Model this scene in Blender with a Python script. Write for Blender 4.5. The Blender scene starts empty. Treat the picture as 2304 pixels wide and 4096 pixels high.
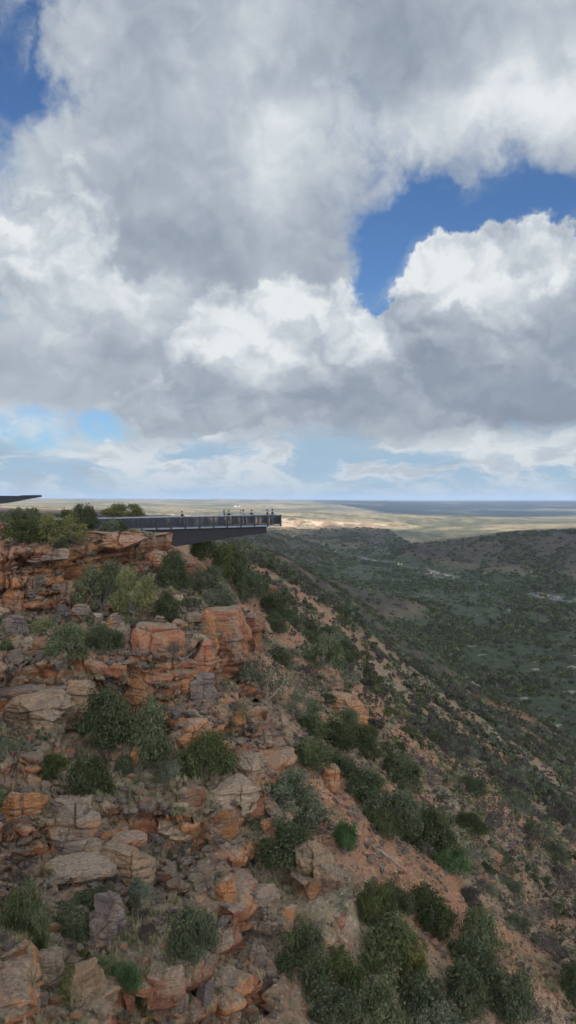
import bpy, math, random
import numpy as np
from mathutils import Vector, Matrix
from mathutils.geometry import delaunay_2d_cdt

random.seed(7)
rng = np.random.default_rng(11)
SC = bpy.context.scene
COL = SC.collection
R = math.radians

# The eye stands at the origin, 1.7 m above the deck of a second lookout; +Y looks up the gorge, +X is to the right.
F, CX, HY = 796.0, 288.0, 499.4
def W(px, py, d):
    """surveyed point: bearing, depression and distance -> metres"""
    return ((px - CX) / F * d, d, -(py - HY) / F * d)

# ------------------------------------------------------------------ noise
def _h(ix, iy, iz, seed):
    with np.errstate(over='ignore'):
        n = (ix.astype(np.uint32) * np.uint32(374761393) + iy.astype(np.uint32) * np.uint32(668265263)
             + iz.astype(np.uint32) * np.uint32(2147483647 - 58) + np.uint32(seed * 97531 + 13))
        n = (n ^ (n >> np.uint32(13))) * np.uint32(1274126177)
        n = (n ^ (n >> np.uint32(16))) * np.uint32(2246822519)
        n = n ^ (n >> np.uint32(15))
    return n
def hf(ix, iy, iz=None, seed=0):
    ix = np.asarray(ix, dtype=np.int64); iy = np.asarray(iy, dtype=np.int64)
    iz = np.zeros_like(ix) if iz is None else np.asarray(iz, dtype=np.int64)
    return (_h(ix & 0xffffffff, iy & 0xffffffff, iz & 0xffffffff, seed) & np.uint32(0xffffff)).astype(np.float32) / 16777216.0
def vnoise(x, y, z, seed=0):
    """smooth value noise, -1..1"""
    x0 = np.floor(x); y0 = np.floor(y); z0 = np.floor(z)
    fx = x - x0; fy = y - y0; fz = z - z0
    fx = fx * fx * fx * (fx * (fx * 6 - 15) + 10); fy = fy * fy * fy * (fy * (fy * 6 - 15) + 10); fz = fz * fz * fz * (fz * (fz * 6 - 15) + 10)
    ix = x0.astype(np.int64); iy = y0.astype(np.int64); iz = z0.astype(np.int64)
    out = 0
    for dx in (0, 1):
        wx = fx if dx else 1 - fx
        for dy in (0, 1):
            wy = fy if dy else 1 - fy
            for dz in (0, 1):
                wz = fz if dz else 1 - fz
                out = out + wx * wy * wz * hf(ix + dx, iy + dy, iz + dz, seed)
    return out * 2 - 1
def fbm(x, y, z, octv=4, seed=0, gain=.5):
    a, s, t = 1.0, 0, 0
    for o in range(octv):
        an = .6 + 1.1 * o; ca, sa = math.cos(an), math.sin(an); xr, yr = x * ca - y * sa, x * sa + y * ca
        s = s + a * vnoise(xr * 2 ** o + 17.3 * o, yr * 2 ** o - 9.1 * o, z * 2 ** o + 3.7 * o + .37, seed + o)
        t += a; a *= gain
    return s / t * 1.5
def worley(x, y, lay, seed=0):
    """2-D cells per layer: id value, and how far from the nearest border"""
    ix = np.floor(x).astype(np.int64); iy = np.floor(y).astype(np.int64)
    d1 = np.full(x.shape, 9., np.float32); d2 = d1.copy(); idv = np.zeros(x.shape, np.float32)
    for dx in (-1, 0, 1):
        for dy in (-1, 0, 1):
            cx = ix + dx; cy = iy + dy
            px = cx + hf(cx, cy, lay, seed + 1); py = cy + hf(cx, cy, lay, seed + 2)
            d = np.sqrt((px - x) ** 2 + (py - y) ** 2).astype(np.float32)
            v = hf(cx, cy, lay, seed + 3)
            near = d < d1
            d2 = np.where(near, d1, np.minimum(d2, d))
            idv = np.where(near, v, idv); d1 = np.where(near, d, d1)
    return idv, d2 - d1
def sstep(a, b, x):
    t = np.clip((x - a) / (b - a), 0, 1); return t * t * (3 - 2 * t)
def blur(a, s, axis):
    r = max(1, int(s * 2.5)); k = np.exp(-.5 * (np.arange(-r, r + 1) / s) ** 2); k /= k.sum()
    a = np.moveaxis(a, axis, -1)
    p = np.pad(a, [(0, 0)] * (a.ndim - 1) + [(r, r)], mode='edge')
    o = sum(k[i] * p[..., i:i + a.shape[-1]] for i in range(2 * r + 1))
    return np.moveaxis(o, -1, axis)

# ------------------------------------------------------------------ scene helpers
def tag(o, label=None, cat=None, group=None, kind=None):
    if label: o['label'] = label
    if cat: o['category'] = cat
    if group: o['group'] = group
    if kind: o['kind'] = kind
    return o
def link(name, me, mat=None, parent=None):
    o = bpy.data.objects.new(name, me); COL.objects.link(o)
    if mat is not None and not me.materials: me.materials.append(mat)
    if parent is not None: o.parent = parent
    return o
def empty(name, loc, rz=0):
    o = bpy.data.objects.new(name, None); COL.objects.link(o); o.location = loc; o.rotation_euler = (0, 0, rz); o.empty_display_size = .2
    return o
def np_mesh(name, V, Fc, smooth=False, attrs=None, mats=None):
    """V (n,3), Fc (m,k) arrays -> mesh"""
    me = bpy.data.meshes.new(name)
    V = np.ascontiguousarray(V, dtype=np.float32); Fc = np.ascontiguousarray(Fc, dtype=np.int32)
    k = Fc.shape[1]
    me.vertices.add(len(V)); me.vertices.foreach_set('co', V.ravel())
    me.loops.add(Fc.size); me.loops.foreach_set('vertex_index', Fc.ravel())
    me.polygons.add(len(Fc)); me.polygons.foreach_set('loop_start', np.arange(0, Fc.size, k, dtype=np.int32))
    me.polygons.foreach_set('loop_total', np.full(len(Fc), k, dtype=np.int32)) if False else None
    me.polygons.foreach_set('use_smooth', np.full(len(Fc), smooth, dtype=bool))
    for nm, a in (attrs or {}).items():
        at = me.attributes.new(nm, 'FLOAT', 'POINT'); at.data.foreach_set('value', np.ascontiguousarray(a, dtype=np.float32).ravel())
    for m in (mats or []): me.materials.append(m)
    me.update(calc_edges=True)
    return me
class MB:
    """collects boxes, bars and rods, links them as ONE mesh"""
    def __init__(s): s.v = []; s.f = []; s.m = []
    def add(s, vs, fs, mi=0):
        n = len(s.v); s.v += [tuple(v) for v in vs]; s.f += [tuple(i + n for i in f) for f in fs]; s.m += [mi] * len(fs)
    def box(s, c, h, M=None, mi=0):
        vs = [Vector((c[0] + sx * h[0], c[1] + sy * h[1], c[2] + sz * h[2])) for sx in (-1, 1) for sy in (-1, 1) for sz in (-1, 1)]
        if M is not None: vs = [M @ v for v in vs]
        s.add(vs, [(0, 1, 3, 2), (4, 6, 7, 5), (0, 4, 5, 1), (2, 3, 7, 6), (0, 2, 6, 4), (1, 5, 7, 3)], mi)
    def rod(s, p, q, r0, r1=None, n=6, mi=0):
        p = Vector(p); q = Vector(q); r1 = r0 if r1 is None else r1
        d = (q - p).normalized(); a = d.orthogonal().normalized(); b = d.cross(a)
        vs = []
        for c, r in ((p, r0), (q, r1)):
            for k in range(n):
                t = 2 * math.pi * k / n; vs.append(c + a * (r * math.cos(t)) + b * (r * math.sin(t)))
        fs = [(k, (k + 1) % n, n + (k + 1) % n, n + k) for k in range(n)] + [tuple(range(n - 1, -1, -1)), tuple(range(n, 2 * n))]
        s.add(vs, fs, mi)
    def mesh(s, name, mats=(), smooth=False):
        me = bpy.data.meshes.new(name); me.from_pydata(s.v, [], s.f)
        for m in mats: me.materials.append(m)
        if len(mats) > 1: me.polygons.foreach_set('material_index', s.m)
        if smooth: me.polygons.foreach_set('use_smooth', [True] * len(s.f))
        me.update(); return me
    def build(s, name, mat, parent=None, smooth=False):
        return link(name, s.mesh(name, (mat,) if not isinstance(mat, (list, tuple)) else mat, smooth), None, parent)

# ------------------------------------------------------------------ material helpers
class NT:
    def __init__(s, tree): s.t = tree; s.n = tree.nodes; s.l = tree.links; s.n.clear()
    def new(s, typ, **kw):
        n = s.n.new(typ)
        for k, v in kw.items(): setattr(n, k, v)
        return n
    def put(s, sock, v):
        if hasattr(v, 'is_linked') or isinstance(v, bpy.types.NodeSocket): s.l.new(v, sock)
        elif v is not None:
            try: sock.default_value = v
            except Exception: sock.default_value = (*v, 1.0)
    def math(s, op, a, b=None, c=None, clamp=False):
        n = s.new('ShaderNodeMath', operation=op, use_clamp=clamp); s.put(n.inputs[0], a)
        if b is not None: s.put(n.inputs[1], b)
        if c is not None: s.put(n.inputs[2], c)
        return n.outputs[0]
    def vmath(s, op, a, b=None):
        n = s.new('ShaderNodeVectorMath', operation=op); s.put(n.inputs[0], a)
        if b is not None: s.put(n.inputs[1], b)
        return n.outputs['Value'] if op in ('LENGTH', 'DOT_PRODUCT', 'DISTANCE') else n.outputs[0]
    def mix(s, f, a, b, blend='MIX'):
        n = s.new('ShaderNodeMix', data_type='RGBA', blend_type=blend); s.put(n.inputs[0], f); s.put(n.inputs[6], a); s.put(n.inputs[7], b); return n.outputs[2]
    def ramp(s, f, lo, hi, a=0.0, b=1.0, smooth=True):
        n = s.new('ShaderNodeMapRange', interpolation_type='SMOOTHSTEP' if smooth else 'LINEAR'); s.put(n.inputs[0], f); s.put(n.inputs[1], lo); s.put(n.inputs[2], hi); s.put(n.inputs[3], a); s.put(n.inputs[4], b); return n.outputs[0]
    def noise(s, vec, scale, detail=4, rough=.55, dist=0.0):
        n = s.new('ShaderNodeTexNoise'); s.put(n.inputs['Vector'], vec); n.inputs['Scale'].default_value = scale; n.inputs['Detail'].default_value = detail; n.inputs['Roughness'].default_value = rough; n.inputs['Distortion'].default_value = dist; return n.outputs[0]
    def voro(s, vec, scale, feature='F1', out='Distance', rnd=1.0):
        n = s.new('ShaderNodeTexVoronoi', feature=feature); s.put(n.inputs['Vector'], vec); n.inputs['Scale'].default_value = scale; n.inputs['Randomness'].default_value = rnd; return n.outputs[out]
    def scl(s, vec, v): return s.vmath('MULTIPLY', vec, v)
    def attr(s, name): return s.new('ShaderNodeAttribute', attribute_name=name).outputs['Fac']
def new_mat(name):
    m = bpy.data.materials.new(name); m.use_nodes = True; return m, NT(m.node_tree)
def finish(nt, col, rough=.9, normal=None, spec=.2, extra=None):
    b = nt.new('ShaderNodeBsdfPrincipled'); nt.put(b.inputs['Base Color'], col); nt.put(b.inputs['Roughness'], rough); b.inputs['Specular IOR Level'].default_value = spec
    if normal is not None: nt.l.new(normal, b.inputs['Normal'])
    for k, v in (extra or {}).items(): nt.put(b.inputs[k], v)
    o = nt.new('ShaderNodeOutputMaterial'); nt.l.new(b.outputs[0], o.inputs[0]); return b
def bump(nt, h, strength, dist):
    n = nt.new('ShaderNodeBump'); n.inputs['Strength'].default_value = strength; n.inputs['Distance'].default_value = dist; nt.l.new(h, n.inputs['Height']); return n.outputs[0]
# ------------------------------------------------------------------ camera, sun, sky
EXPO = 0.52; GAIN = 2 ** -EXPO
cam = bpy.data.cameras.new('camera'); cam.sensor_fit = 'VERTICAL'; cam.sensor_height = 36; cam.sensor_width = 36
cam.lens = F / 1024 * 36; cam.shift_y = (HY - 512) / 1024; cam.clip_start = .2; cam.clip_end = 60000
co = bpy.data.objects.new('camera', cam); COL.objects.link(co); co.rotation_euler = (R(90), 0, 0); SC.camera = co
SC.view_settings.view_transform = 'Standard'; SC.view_settings.look = 'None'; SC.view_settings.exposure = EXPO; SC.view_settings.gamma = 1
try:
    SC.cycles.max_bounces = 6; SC.cycles.diffuse_bounces = 3; SC.cycles.transparent_max_bounces = 6; SC.cycles.volume_bounces = 0; SC.cycles.use_denoising = True
except Exception: pass

SUN_EL = R(42); SUN_AZ = R(152)           # behind the eye and to the right
TO_SUN = Vector((math.sin(SUN_AZ) * math.cos(SUN_EL), math.cos(SUN_AZ) * math.cos(SUN_EL), math.sin(SUN_EL)))
sl = bpy.data.lights.new('sun', 'SUN'); sl.energy = 4.4; sl.angle = R(.53); sl.color = (1, .93, .82)
so = bpy.data.objects.new('sun', sl); COL.objects.link(so); so.rotation_euler = (-TO_SUN).to_track_quat('-Z', 'Y').to_euler(); so.location = TO_SUN * 3000

wd = bpy.data.worlds.new('World'); SC.world = wd; wd.use_nodes = True
def ae(px, py):
    x = (px - CX) / F; z = (HY - py) / F
    return math.atan(x), math.atan(z / math.sqrt(1 + x * x))
def build_world():
    N = NT(wd.node_tree)
    tc = N.new('ShaderNodeTexCoord'); d = N.vmath('NORMALIZE', tc.outputs['Generated'])
    sp = N.new('ShaderNodeSeparateXYZ'); N.put(sp.inputs[0], d)
    az = N.math('ARCTAN2', sp.outputs[0], sp.outputs[1])
    el = N.math('ARCSINE', sp.outputs[2])
    elc = N.math('MAXIMUM', el, 0.0)
    # heights squeezed towards the horizon, where the cloud field is seen edge on
    lg = N.math('MULTIPLY_ADD', N.math('LOGARITHM', N.math('ADD', elc, .03), math.e), .06, N.math('MULTIPLY', elc, .9))
    cmb = N.new('ShaderNodeCombineXYZ'); N.put(cmb.inputs[0], az); N.put(cmb.inputs[1], lg); cmb.inputs[2].default_value = .37
    Q = cmb.outputs[0]
    cm2 = N.new('ShaderNodeCombineXYZ'); N.put(cm2.inputs[0], az); N.put(cm2.inputs[1], el)
    A = cm2.outputs[0]
    def n2(vec, scale, detail, rough, out=0):
        n = N.new('ShaderNodeTexNoise', noise_dimensions='2D'); N.put(n.inputs['Vector'], vec); n.inputs['Scale'].default_value = scale; n.inputs['Detail'].default_value = detail; n.inputs['Roughness'].default_value = rough
        return n.outputs[out]
    def v2(vec, scale, sm=.6):
        n = N.new('ShaderNodeTexVoronoi', voronoi_dimensions='2D', feature='SMOOTH_F1' if scale < 30 else 'F1'); N.put(n.inputs['Vector'], vec); n.inputs['Scale'].default_value = scale
        if scale < 30: n.inputs['Smoothness'].default_value = sm
        return n.outputs['Distance']
    # ragged edges: the big shapes are bent by noise of two sizes
    off = N.vmath('SUBTRACT', n2(Q, 7.0, 5, .58, 'Color'), (.5, .5, .5))
    AW = N.vmath('ADD', A, N.scl(off, (.15, .13, 0)))
    def blobs(lst, base, src):
        acc = base
        for (px, py, rx, ry, w) in lst:
            a, e = ae(px, py)
            v = N.scl(N.vmath('SUBTRACT', src, (a, e, 0)), (F / rx, F / ry, 0))
            g = N.math('EXPONENT', N.math('MULTIPLY', N.vmath('DOT_PRODUCT', v, v), -1.0))
            acc = N.math('MULTIPLY_ADD', g, w, acc)
        return acc
    QW = N.vmath('ADD', Q, N.scl(N.vmath('SUBTRACT', n2(Q, 13.0, 6, .6, 'Color'), (.5, .5, .5)), (.085, .085, 0)))
    def puff(vec):                                   # cauliflower: rounded billows of three sizes over soft noise
        b = N.math('MULTIPLY', n2(vec, 5.0, 6, .55), 1.1)
        for sc_, w_ in ((8.0, -.46), (19.0, -.26), (43.0, -.13)): b = N.math('MULTIPLY_ADD', v2(vec, sc_), w_, b)
        return b
    p0 = puff(QW); p1 = puff(N.vmath('ADD', QW, (.006, .021, 0)))   # here, and a step towards the light
    pc = N.math('SUBTRACT', p0, .24)
    fine = N.math('SUBTRACT', n2(QW, 17.0, 8, .63), .5)
    lit = N.math('SUBTRACT', p0, p1)
    soft = N.math('SUBTRACT', n2(Q, 4.5, 4, .5), .5)
    edge = N.math('MULTIPLY_ADD', fine, .62, N.math('MULTIPLY', pc, .45))
    cover = N.math('ADD', blobs(HOLES, .62, AW), edge)
    alpha = N.ramp(cover, .0, .66)
    wisp = N.math('MULTIPLY', N.ramp(n2(N.vmath('ADD', Q, N.scl(off, (.12, .10, 0))), 10.0, 7, .6), .46, .70), .8)
    alpha = N.math('MAXIMUM', alpha, N.math('MULTIPLY', wisp, N.ramp(cover, -.75, .1)))
    shade = blobs(TONES, .59, AW)
    tone = N.math('ADD', shade, N.math('MULTIPLY_ADD', soft, .70, N.math('MULTIPLY', lit, .36)))
    tone = N.math('ADD', tone, N.math('MULTIPLY_ADD', pc, .14, N.math('MULTIPLY', fine, .05)))
    # nearer heaps of cloud, each with a bright billowed crown and a shadowed base
    for (lst, ybase, ytop, tb, tt, kl, soft_w) in HEAPS:
        c = N.math('ADD', blobs(lst, -.42, AW), N.math('MULTIPLY_ADD', fine, .55, N.math('MULTIPLY', pc, .75)))
        eb = ae(CX, ybase)[1]; et = ae(CX, ytop)[1]
        hgt = N.ramp(N.math('MULTIPLY_ADD', pc, .09, N.math('MULTIPLY_ADD', soft, .10, el)), eb, et, tb, tt)
        flat = N.ramp(N.math('MULTIPLY_ADD', fine, .03, el), eb - .012, eb + .012)
        al = N.math('MULTIPLY', N.ramp(c, 0.0, soft_w), flat)
        calm = N.ramp(el, eb, et, .30, 1.0)                       # bases are smooth, crowns are billowed
        t = N.math('MULTIPLY_ADD', lit, kl, N.math('MULTIPLY_ADD', pc, .34, N.math('MULTIPLY', fine, .06)))
        t = N.math('MULTIPLY_ADD', t, calm, N.math('MULTIPLY_ADD', soft, .40, hgt))
        t = N.math('ADD', t, N.math('MULTIPLY', N.math('SUBTRACT', 1.0, N.ramp(c, .05, .38)), .20))
        mx = N.new('ShaderNodeMix', data_type='FLOAT'); N.put(mx.inputs[0], al); N.put(mx.inputs[2], tone); N.put(mx.inputs[3], t); tone = mx.outputs[0]
        alpha = N.math('MAXIMUM', alpha, al)
    r = N.new('ShaderNodeValToRGB'); N.put(r.inputs[0], tone); e = r.color_ramp; e.interpolation = 'B_SPLINE'
    st = [(0.0, (.215, .255, .325)), (.3, (.285, .335, .415)), (.55, (.42, .475, .545)), (.78, (.60, .65, .70)), (1.0, (.84, .87, .88))]
    e.elements[0].position = 0; e.elements[0].color = (*st[0][1], 1); e.elements[1].position = 1; e.elements[1].color = (*st[-1][1], 1)
    for p_, c_ in st[1:-1]:
        q = e.elements.new(p_); q.color = (*c_, 1)
    cloud = r.outputs[0]
    sky = N.new('ShaderNodeTexSky', sky_type='NISHITA'); sky.sun_disc = False; sky.sun_elevation = SUN_EL; sky.sun_rotation = SUN_AZ; sky.altitude = 200; sky.air_density = 1.0; sky.dust_density = .6; sky.ozone_density = 2.0
    S = 0.09
    skyc = N.mix(1.0, sky.outputs[0], (SKYTINT[0] * GAIN, SKYTINT[1] * GAIN, SKYTINT[2] * GAIN, 1), 'MULTIPLY')
    # cloud towards the sun, behind the eye, is the brightest part of the sky
    glow = N.math('MULTIPLY_ADD', N.ramp(N.vmath('DOT_PRODUCT', d, tuple(TO_SUN)), .25, .95), 8.0, 1.0)
    gl = N.new('ShaderNodeCombineXYZ'); [N.put(gl.inputs[k], N.math('MULTIPLY', glow, GAIN / S)) for k in range(3)]
    c10 = N.vmath('MULTIPLY', cloud, gl.outputs[0])
    # a veil of low cloud and moisture near the horizon
    veil = N.ramp(elc, .012, .15, .72, 0.0)
    veilc = (.46 * GAIN / S, .59 * GAIN / S, .70 * GAIN / S, 1)
    m = N.mix(alpha, skyc, c10)
    lowq = N.scl(A, (1.0, 2.7, 1))
    wob = N.vmath('ADD', lowq, N.scl(off, (.10, .16, 0)))
    streak = n2(wob, 8.0, 7, .58)
    lowc = N.mix(N.ramp(streak, .41, .56), (.36 * GAIN / S, .52 * GAIN / S, .68 * GAIN / S, 1), (.70 * GAIN / S, .75 * GAIN / S, .79 * GAIN / S, 1))
    lowc = N.mix(N.ramp(n2(wob, 15.0, 5, .55), .5, .68, 0, .6), lowc, (.40 * GAIN / S, .47 * GAIN / S, .56 * GAIN / S, 1))
    m = N.mix(N.ramp(N.math('MULTIPLY_ADD', soft, .06, N.math('MULTIPLY_ADD', pc, .03, elc)), .055, .092, .92, 0.0), m, lowc)
    m = N.mix(N.ramp(elc, .0, .05, .7, 0.0), m, veilc)
    bg = N.new('ShaderNodeBackground'); N.put(bg.inputs[0], m); bg.inputs[1].default_value = S
    o = N.new('ShaderNodeOutputWorld'); N.l.new(bg.outputs[0], o.inputs[0])
    try: wd.cycles.sampling_method = 'MANUAL'; wd.cycles.sample_map_resolution = 512
    except Exception: pass
SKYTINT = (.66, .90, 1.18)
# where the blue shows (bearing, height, widths, weight) and where cloud is bright or in its own shadow
HOLES = [(0, 25, 36, 60, -.9), (18, 85, 26, 30, -.6), (-60, 40, 70, 80, -.6),
         (400, 218, 48, 34, -.88), (455, 205, 50, 30, -.85), (372, 262, 24, 28, -.8), (392, 245, 34, 40, -.75), (520, 180, 40, 22, -.62), (560, 200, 40, 30, -.7), (500, 225, 70, 20, -.35), (385, 290, 20, 20, -.4),
         (75, 425, 62, 17, -.66), (120, 412, 36, 14, -.55), (30, 440, 40, 14, -.4), (110, 440, 70, 14, -.3),
         (150, 60, 90, 80, .25), (430, 40, 200, 50, .3), (200, 250, 120, 90, .3), (300, 380, 160, 60, .35)]
TONES = [(470, 40, 170, 40, -.13), (330, 20, 70, 40, -.03), (480, 112, 120, 28, .24), (312, 115, 46, 50, .32), (540, 110, 40, 30, .12), (400, 150, 60, 26, .14),
         (40, 130, 60, 40, -.10), (160, 165, 40, 50, .10), (90, 60, 60, 60, -.05), (210, 70, 50, 60, -.02),
         (175, 245, 70, 40, -.20), (235, 262, 50, 26, -.18), (150, 280, 60, 16, -.12), (75, 215, 30, 40, .25), (300, 200, 50, 50, .06),
         (300, 462, 300, 12, .16), (100, 470, 120, 12, .1)]
# heaps: outline blobs, height of base and crown, tone of base and crown, light on the billows, edge width
HEAPS = [
 ([(30, 235, 60, 44, 1.0), (85, 225, 40, 48, .9), (110, 250, 34, 40, .6), (10, 300, 80, 60, .8)], 420, 195, .42, .76, 1.0, .55),
 ([(40, 370, 80, 60, 1.0), (120, 350, 70, 46, .9), (160, 330, 60, 40, .6), (-30, 350, 60, 70, .8)], 413, 285, .48, .70, .5, .62),
 ([(330, 315, 60, 44, 1.0), (250, 350, 70, 55, .95), (400, 350, 60, 50, .9), (320, 395, 130, 50, 1.0), (190, 400, 80, 32, .8), (430, 405, 40, 40, .8), (225, 315, 30, 36, .5)], 442, 300, .43, .80, .9, .34),
 ([(505, 276, 68, 50, 1.1), (560, 264, 60, 50, 1.0), (440, 290, 40, 40, .85), (500, 340, 90, 60, 1.1), (540, 395, 90, 50, 1.1), (455, 340, 50, 40, .7)], 432, 225, .27, .82, .95, .22),
 ([(480, 452, 60, 15, .9), (560, 440, 60, 20, .9), (400, 462, 50, 12, .7), (200, 455, 40, 14, .7), (215, 440, 22, 10, .6), (280, 462, 60, 10, .7), (120, 442, 16, 9, .6), (0, 432, 14, 14, .7)], 476, 428, .42, .80, .6, .45),
]
build_world()
# ------------------------------------------------------------------ the terrain: surveyed break lines -> TIN -> fine sheet
LINES = [
 # upper cliff: rim and foot
 [(-60,538,54),(0,537,58),(12,541,58.5),(30,546,59),(64,546,60.5),(75,536,63),(95,533,65.5),(119,535,68.5),(139,535,71),(163,535,74.5),(173,541,77)],
 [(-60,618,52.7),(0,616,56.8),(22,614,57.3),(44,612,58.0),(75,606,60.0),(84,585,62.9),(110,577,66.4),(139,572,69.9),(159,567,73.4),(171,553,76.4)],
 # second cliff
 [(-60,668,44),(0,664,45.5),(40,664,46),(60,666,46),(117,668,46.5),(132,645,47.5),(150,640,47),(178,640,47.5),(196,647,49),(205,643,50.5),(217,645,51.5),(224,628,56),(246,616,60)],
 [(-60,735,42.9),(0,731,44.2),(64,731,44.7),(95,722,45.3),(124,712,46.0),(150,709,46.1),(196,700,47.9),(208,690,49.3),(221,676,51.2),(233,660,55.2),(252,641,60)],
 # third cliff
 [(-60,800,34),(0,799,35),(46,803,35),(91,806,35.5),(120,810,36),(150,800,37),(183,800,37.5),(211,802,38),(250,790,40),(264,761,44),(268,735,47)],
 [(-60,846,32.8),(0,845,33.7),(46,849,33.7),(91,850,34.3),(125,853,34.8),(160,850,35.9),(203,850,37.0),(226,848,37.6),(252,812,40.6),(270,772,44.7),(275,742,47.8)],
 # lowest rim in view
 [(140,985,27),(165,980,27.2),(190,980,27.5),(228,982,28.3),(250,965,31)],
 [(142,1100,26.0),(165,1100,26.2),(190,1095,26.6),(230,1080,27.5),(258,1010,30.2)],
]
POINTS = [
 (30,640,50),(100,640,50.8),(150,612,55),(200,600,64),(180,580,68),(60,625,54),(120,600,60),(220,610,64),
 (40,760,40),(110,770,40.5),(170,750,42.5),(220,740,44.5),(240,700,50),
 (0,900,29),(60,930,28),(130,885,31.8),(200,890,33.2),(240,905,33.6),(20,1000,23.5),(100,985,26),(60,1024,23.5),(120,1050,24.5),
 (0,1060,21.2),(70,1090,21.5),(20,1300,14.5),(150,1300,18),(250,1250,21),
 (265,950,32.2),(270,1024,28.6),(290,1100,26),(400,1100,30.5),(576,1100,36),(400,1300,25),(620,1300,30),(700,1024,47),
 (290,950,32.4),(290,880,37.2),(300,830,41.4),(290,720,58),(288,660,74),(288,620,95),(288,590,140),(289,572,250),(288,765,49),
 (250,720,50.5),(252,690,54.5),(255,600,85),(240,570,92),(225,550,98),(200,560,80),(205,580,74),(230,585,80),
 (350,900,35.5),(350,850,40),(350,800,46.5),(350,750,57),(350,700,75),(400,1024,32.5),(400,950,37),(400,850,47),(400,780,63),(400,720,100),
 (450,1024,34),(450,900,44.5),(450,800,66),(450,750,97),(450,700,185),(520,960,45),(520,760,140),(520,820,78),
 (576,1024,40.5),(576,900,66),(576,830,105),(576,795,165),(576,765,300),(500,720,260),
 (400,660,215),(350,620,225),(320,650,100),(300,600,190),(260,555,260),
 # foot of the talus and valley floor
 (700,800,240),(620,740,332),(500,705,387),(450,668,472),(400,632,600),(350,600,790),(310,580,985),(280,566,1190),
 (640,640,565),(576,680,440),(500,640,566),(576,620,660),(480,610,720),(420,590,880),(576,605,750),(380,580,985),(620,590,880),(540,597,817),(700,600,800),
 # gorge wall running on behind the lookout
 (300,560,500),(330,575,640),(282,550,620),(250,548,420),(240,544,560),(262,551,440),
 (225,536,1000),(222,529,1060),(230,546,930),(262,537,1250),(275,532,1400),(275,546,1240),
 # river beyond and the far wall of the gorge
 (445,575,1050),(412,568,1160),(390,562,1270),(330,553,1490),(300,549,1610),(360,557,1390),(500,586,915),(545,595,830),(600,606,745),
 (270,535,1700),(330,536,1760),(390,532,1800),(420,531,1880),(330,545,1600),(400,545,1500),
 (270,529,1900),(300,529,1905),(340,530,1900),(380,529,1920),(420,528,1960),
 (268,519,1945),(300,518,1950),(340,520,1945),(380,522,1960),(425,524,2010),
 (288,511,2600),(400,517,2500),(230,512,2300),(150,510,2500),(288,505,5000),(288,500.2,12000),(200,499,9000),(100,498.4,9500),(40,498.6,9000),(-20,499,9000),
 (100,503,4000),(0,502.5,4200),(100,507,2500),(60,512,1100),(20,516,700),(150,514,900),(-60,508,1500),(-200,505,2000),(-150,500,9000),(190,514,1300),
 # the table land on the right
 (576,531,1200),(540,532,1215),(500,534,1255),(450,538,1300),(432,541,1310),(424,545,1280),(412,560,1200),(470,548,1200),(500,556,1110),(540,560,1060),(576,562,1020),(500,575,1010),(450,562,1140),(576,578,930),(640,530,1180),(760,528,1150),
 (576,525,1750),(500,528,1900),(450,531,1800),(576,520,3000),(500,524,2500),(430,527,2200),(640,520,2500),
 (400,512,5200),(340,503.5,6500),(470,515,4800),(576,513.5,5000),(520,508,6500),(576,501,9500),(430,501.6,10500),(340,500.8,9000),(700,501,9000),(700,514,4500),
]
WORLD = [(-24,34,-3),(-19,26,-6),(-17,20,-5),(-14,14,-6),(-12,8,-7),(-30,40,-2.4),(-40,56,-2.2),(-34,62,-2.6),(-30,68,-2.9),(-24,74,-3.1),(-19.5,80,-3.3),(-17,86,-3.7),(-60,80,-2.4),(-90,40,-2),
         (-18,100,-4.2),(-24,130,-5),(-30,180,-7),(-50,300,-10),(-70,450,-13),(-100,650,-18),(-60,120,-4.5),(-100,250,-6),(-200,400,-8),(-60,200,-6),
         (0,8,-17),(-4,10,-16),(12,8,-23),(30,8,-36),(60,8,-58),(110,8,-96),(30,20,-33),(60,40,-54),(110,40,-93),(180,40,-100),(400,60,-100),(160,200,-100),(140,120,-97),(130,240,-100),(110,300,-100),
         (600,500,-95),(900,800,-60),(2500,2000,-60),(-2000,1000,-10),(-3000,3000,-15),(-500,30,-2),(-800,500,-6),(3000,100,-90),
         (-30000,30000,-14),(0,30000,-14),(30000,30000,-14),(-30000,12000,-10),(30000,12000,-10),(-9000,9000,10),(9000,9000,-12)]
vin, ein = [], []
for L in LINES:
    for i, p in enumerate(L):
        vin.append(W(*p))
        if i: ein.append((len(vin) - 2, len(vin) - 1))
vin += [W(*p) for p in POINTS] + [tuple(map(float, p)) for p in WORLD]
# triangulate in (bearing, log distance), which keeps near and far triangles alike in shape
def warp2(x, y): return Vector((x / y, math.log(y)))
v2, e2, f2, ov, oe, of = delaunay_2d_cdt([warp2(p[0], max(p[1], 6)) for p in vin], ein, [], 0, 1e-7, True)
vin = np.array(vin)
tv = np.array([[p.x, p.y] for p in v2]); tz = np.zeros(len(tv))
for i, o in enumerate(ov):
    if o: tz[i] = vin[list(o), 2].mean()
    else:
        q = np.array([warp2(p[0], p[1]) for p in vin]); dd = ((q - tv[i]) ** 2).sum(1); k = np.argsort(dd)[:2]; tz[i] = vin[k, 2].mean()

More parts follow.
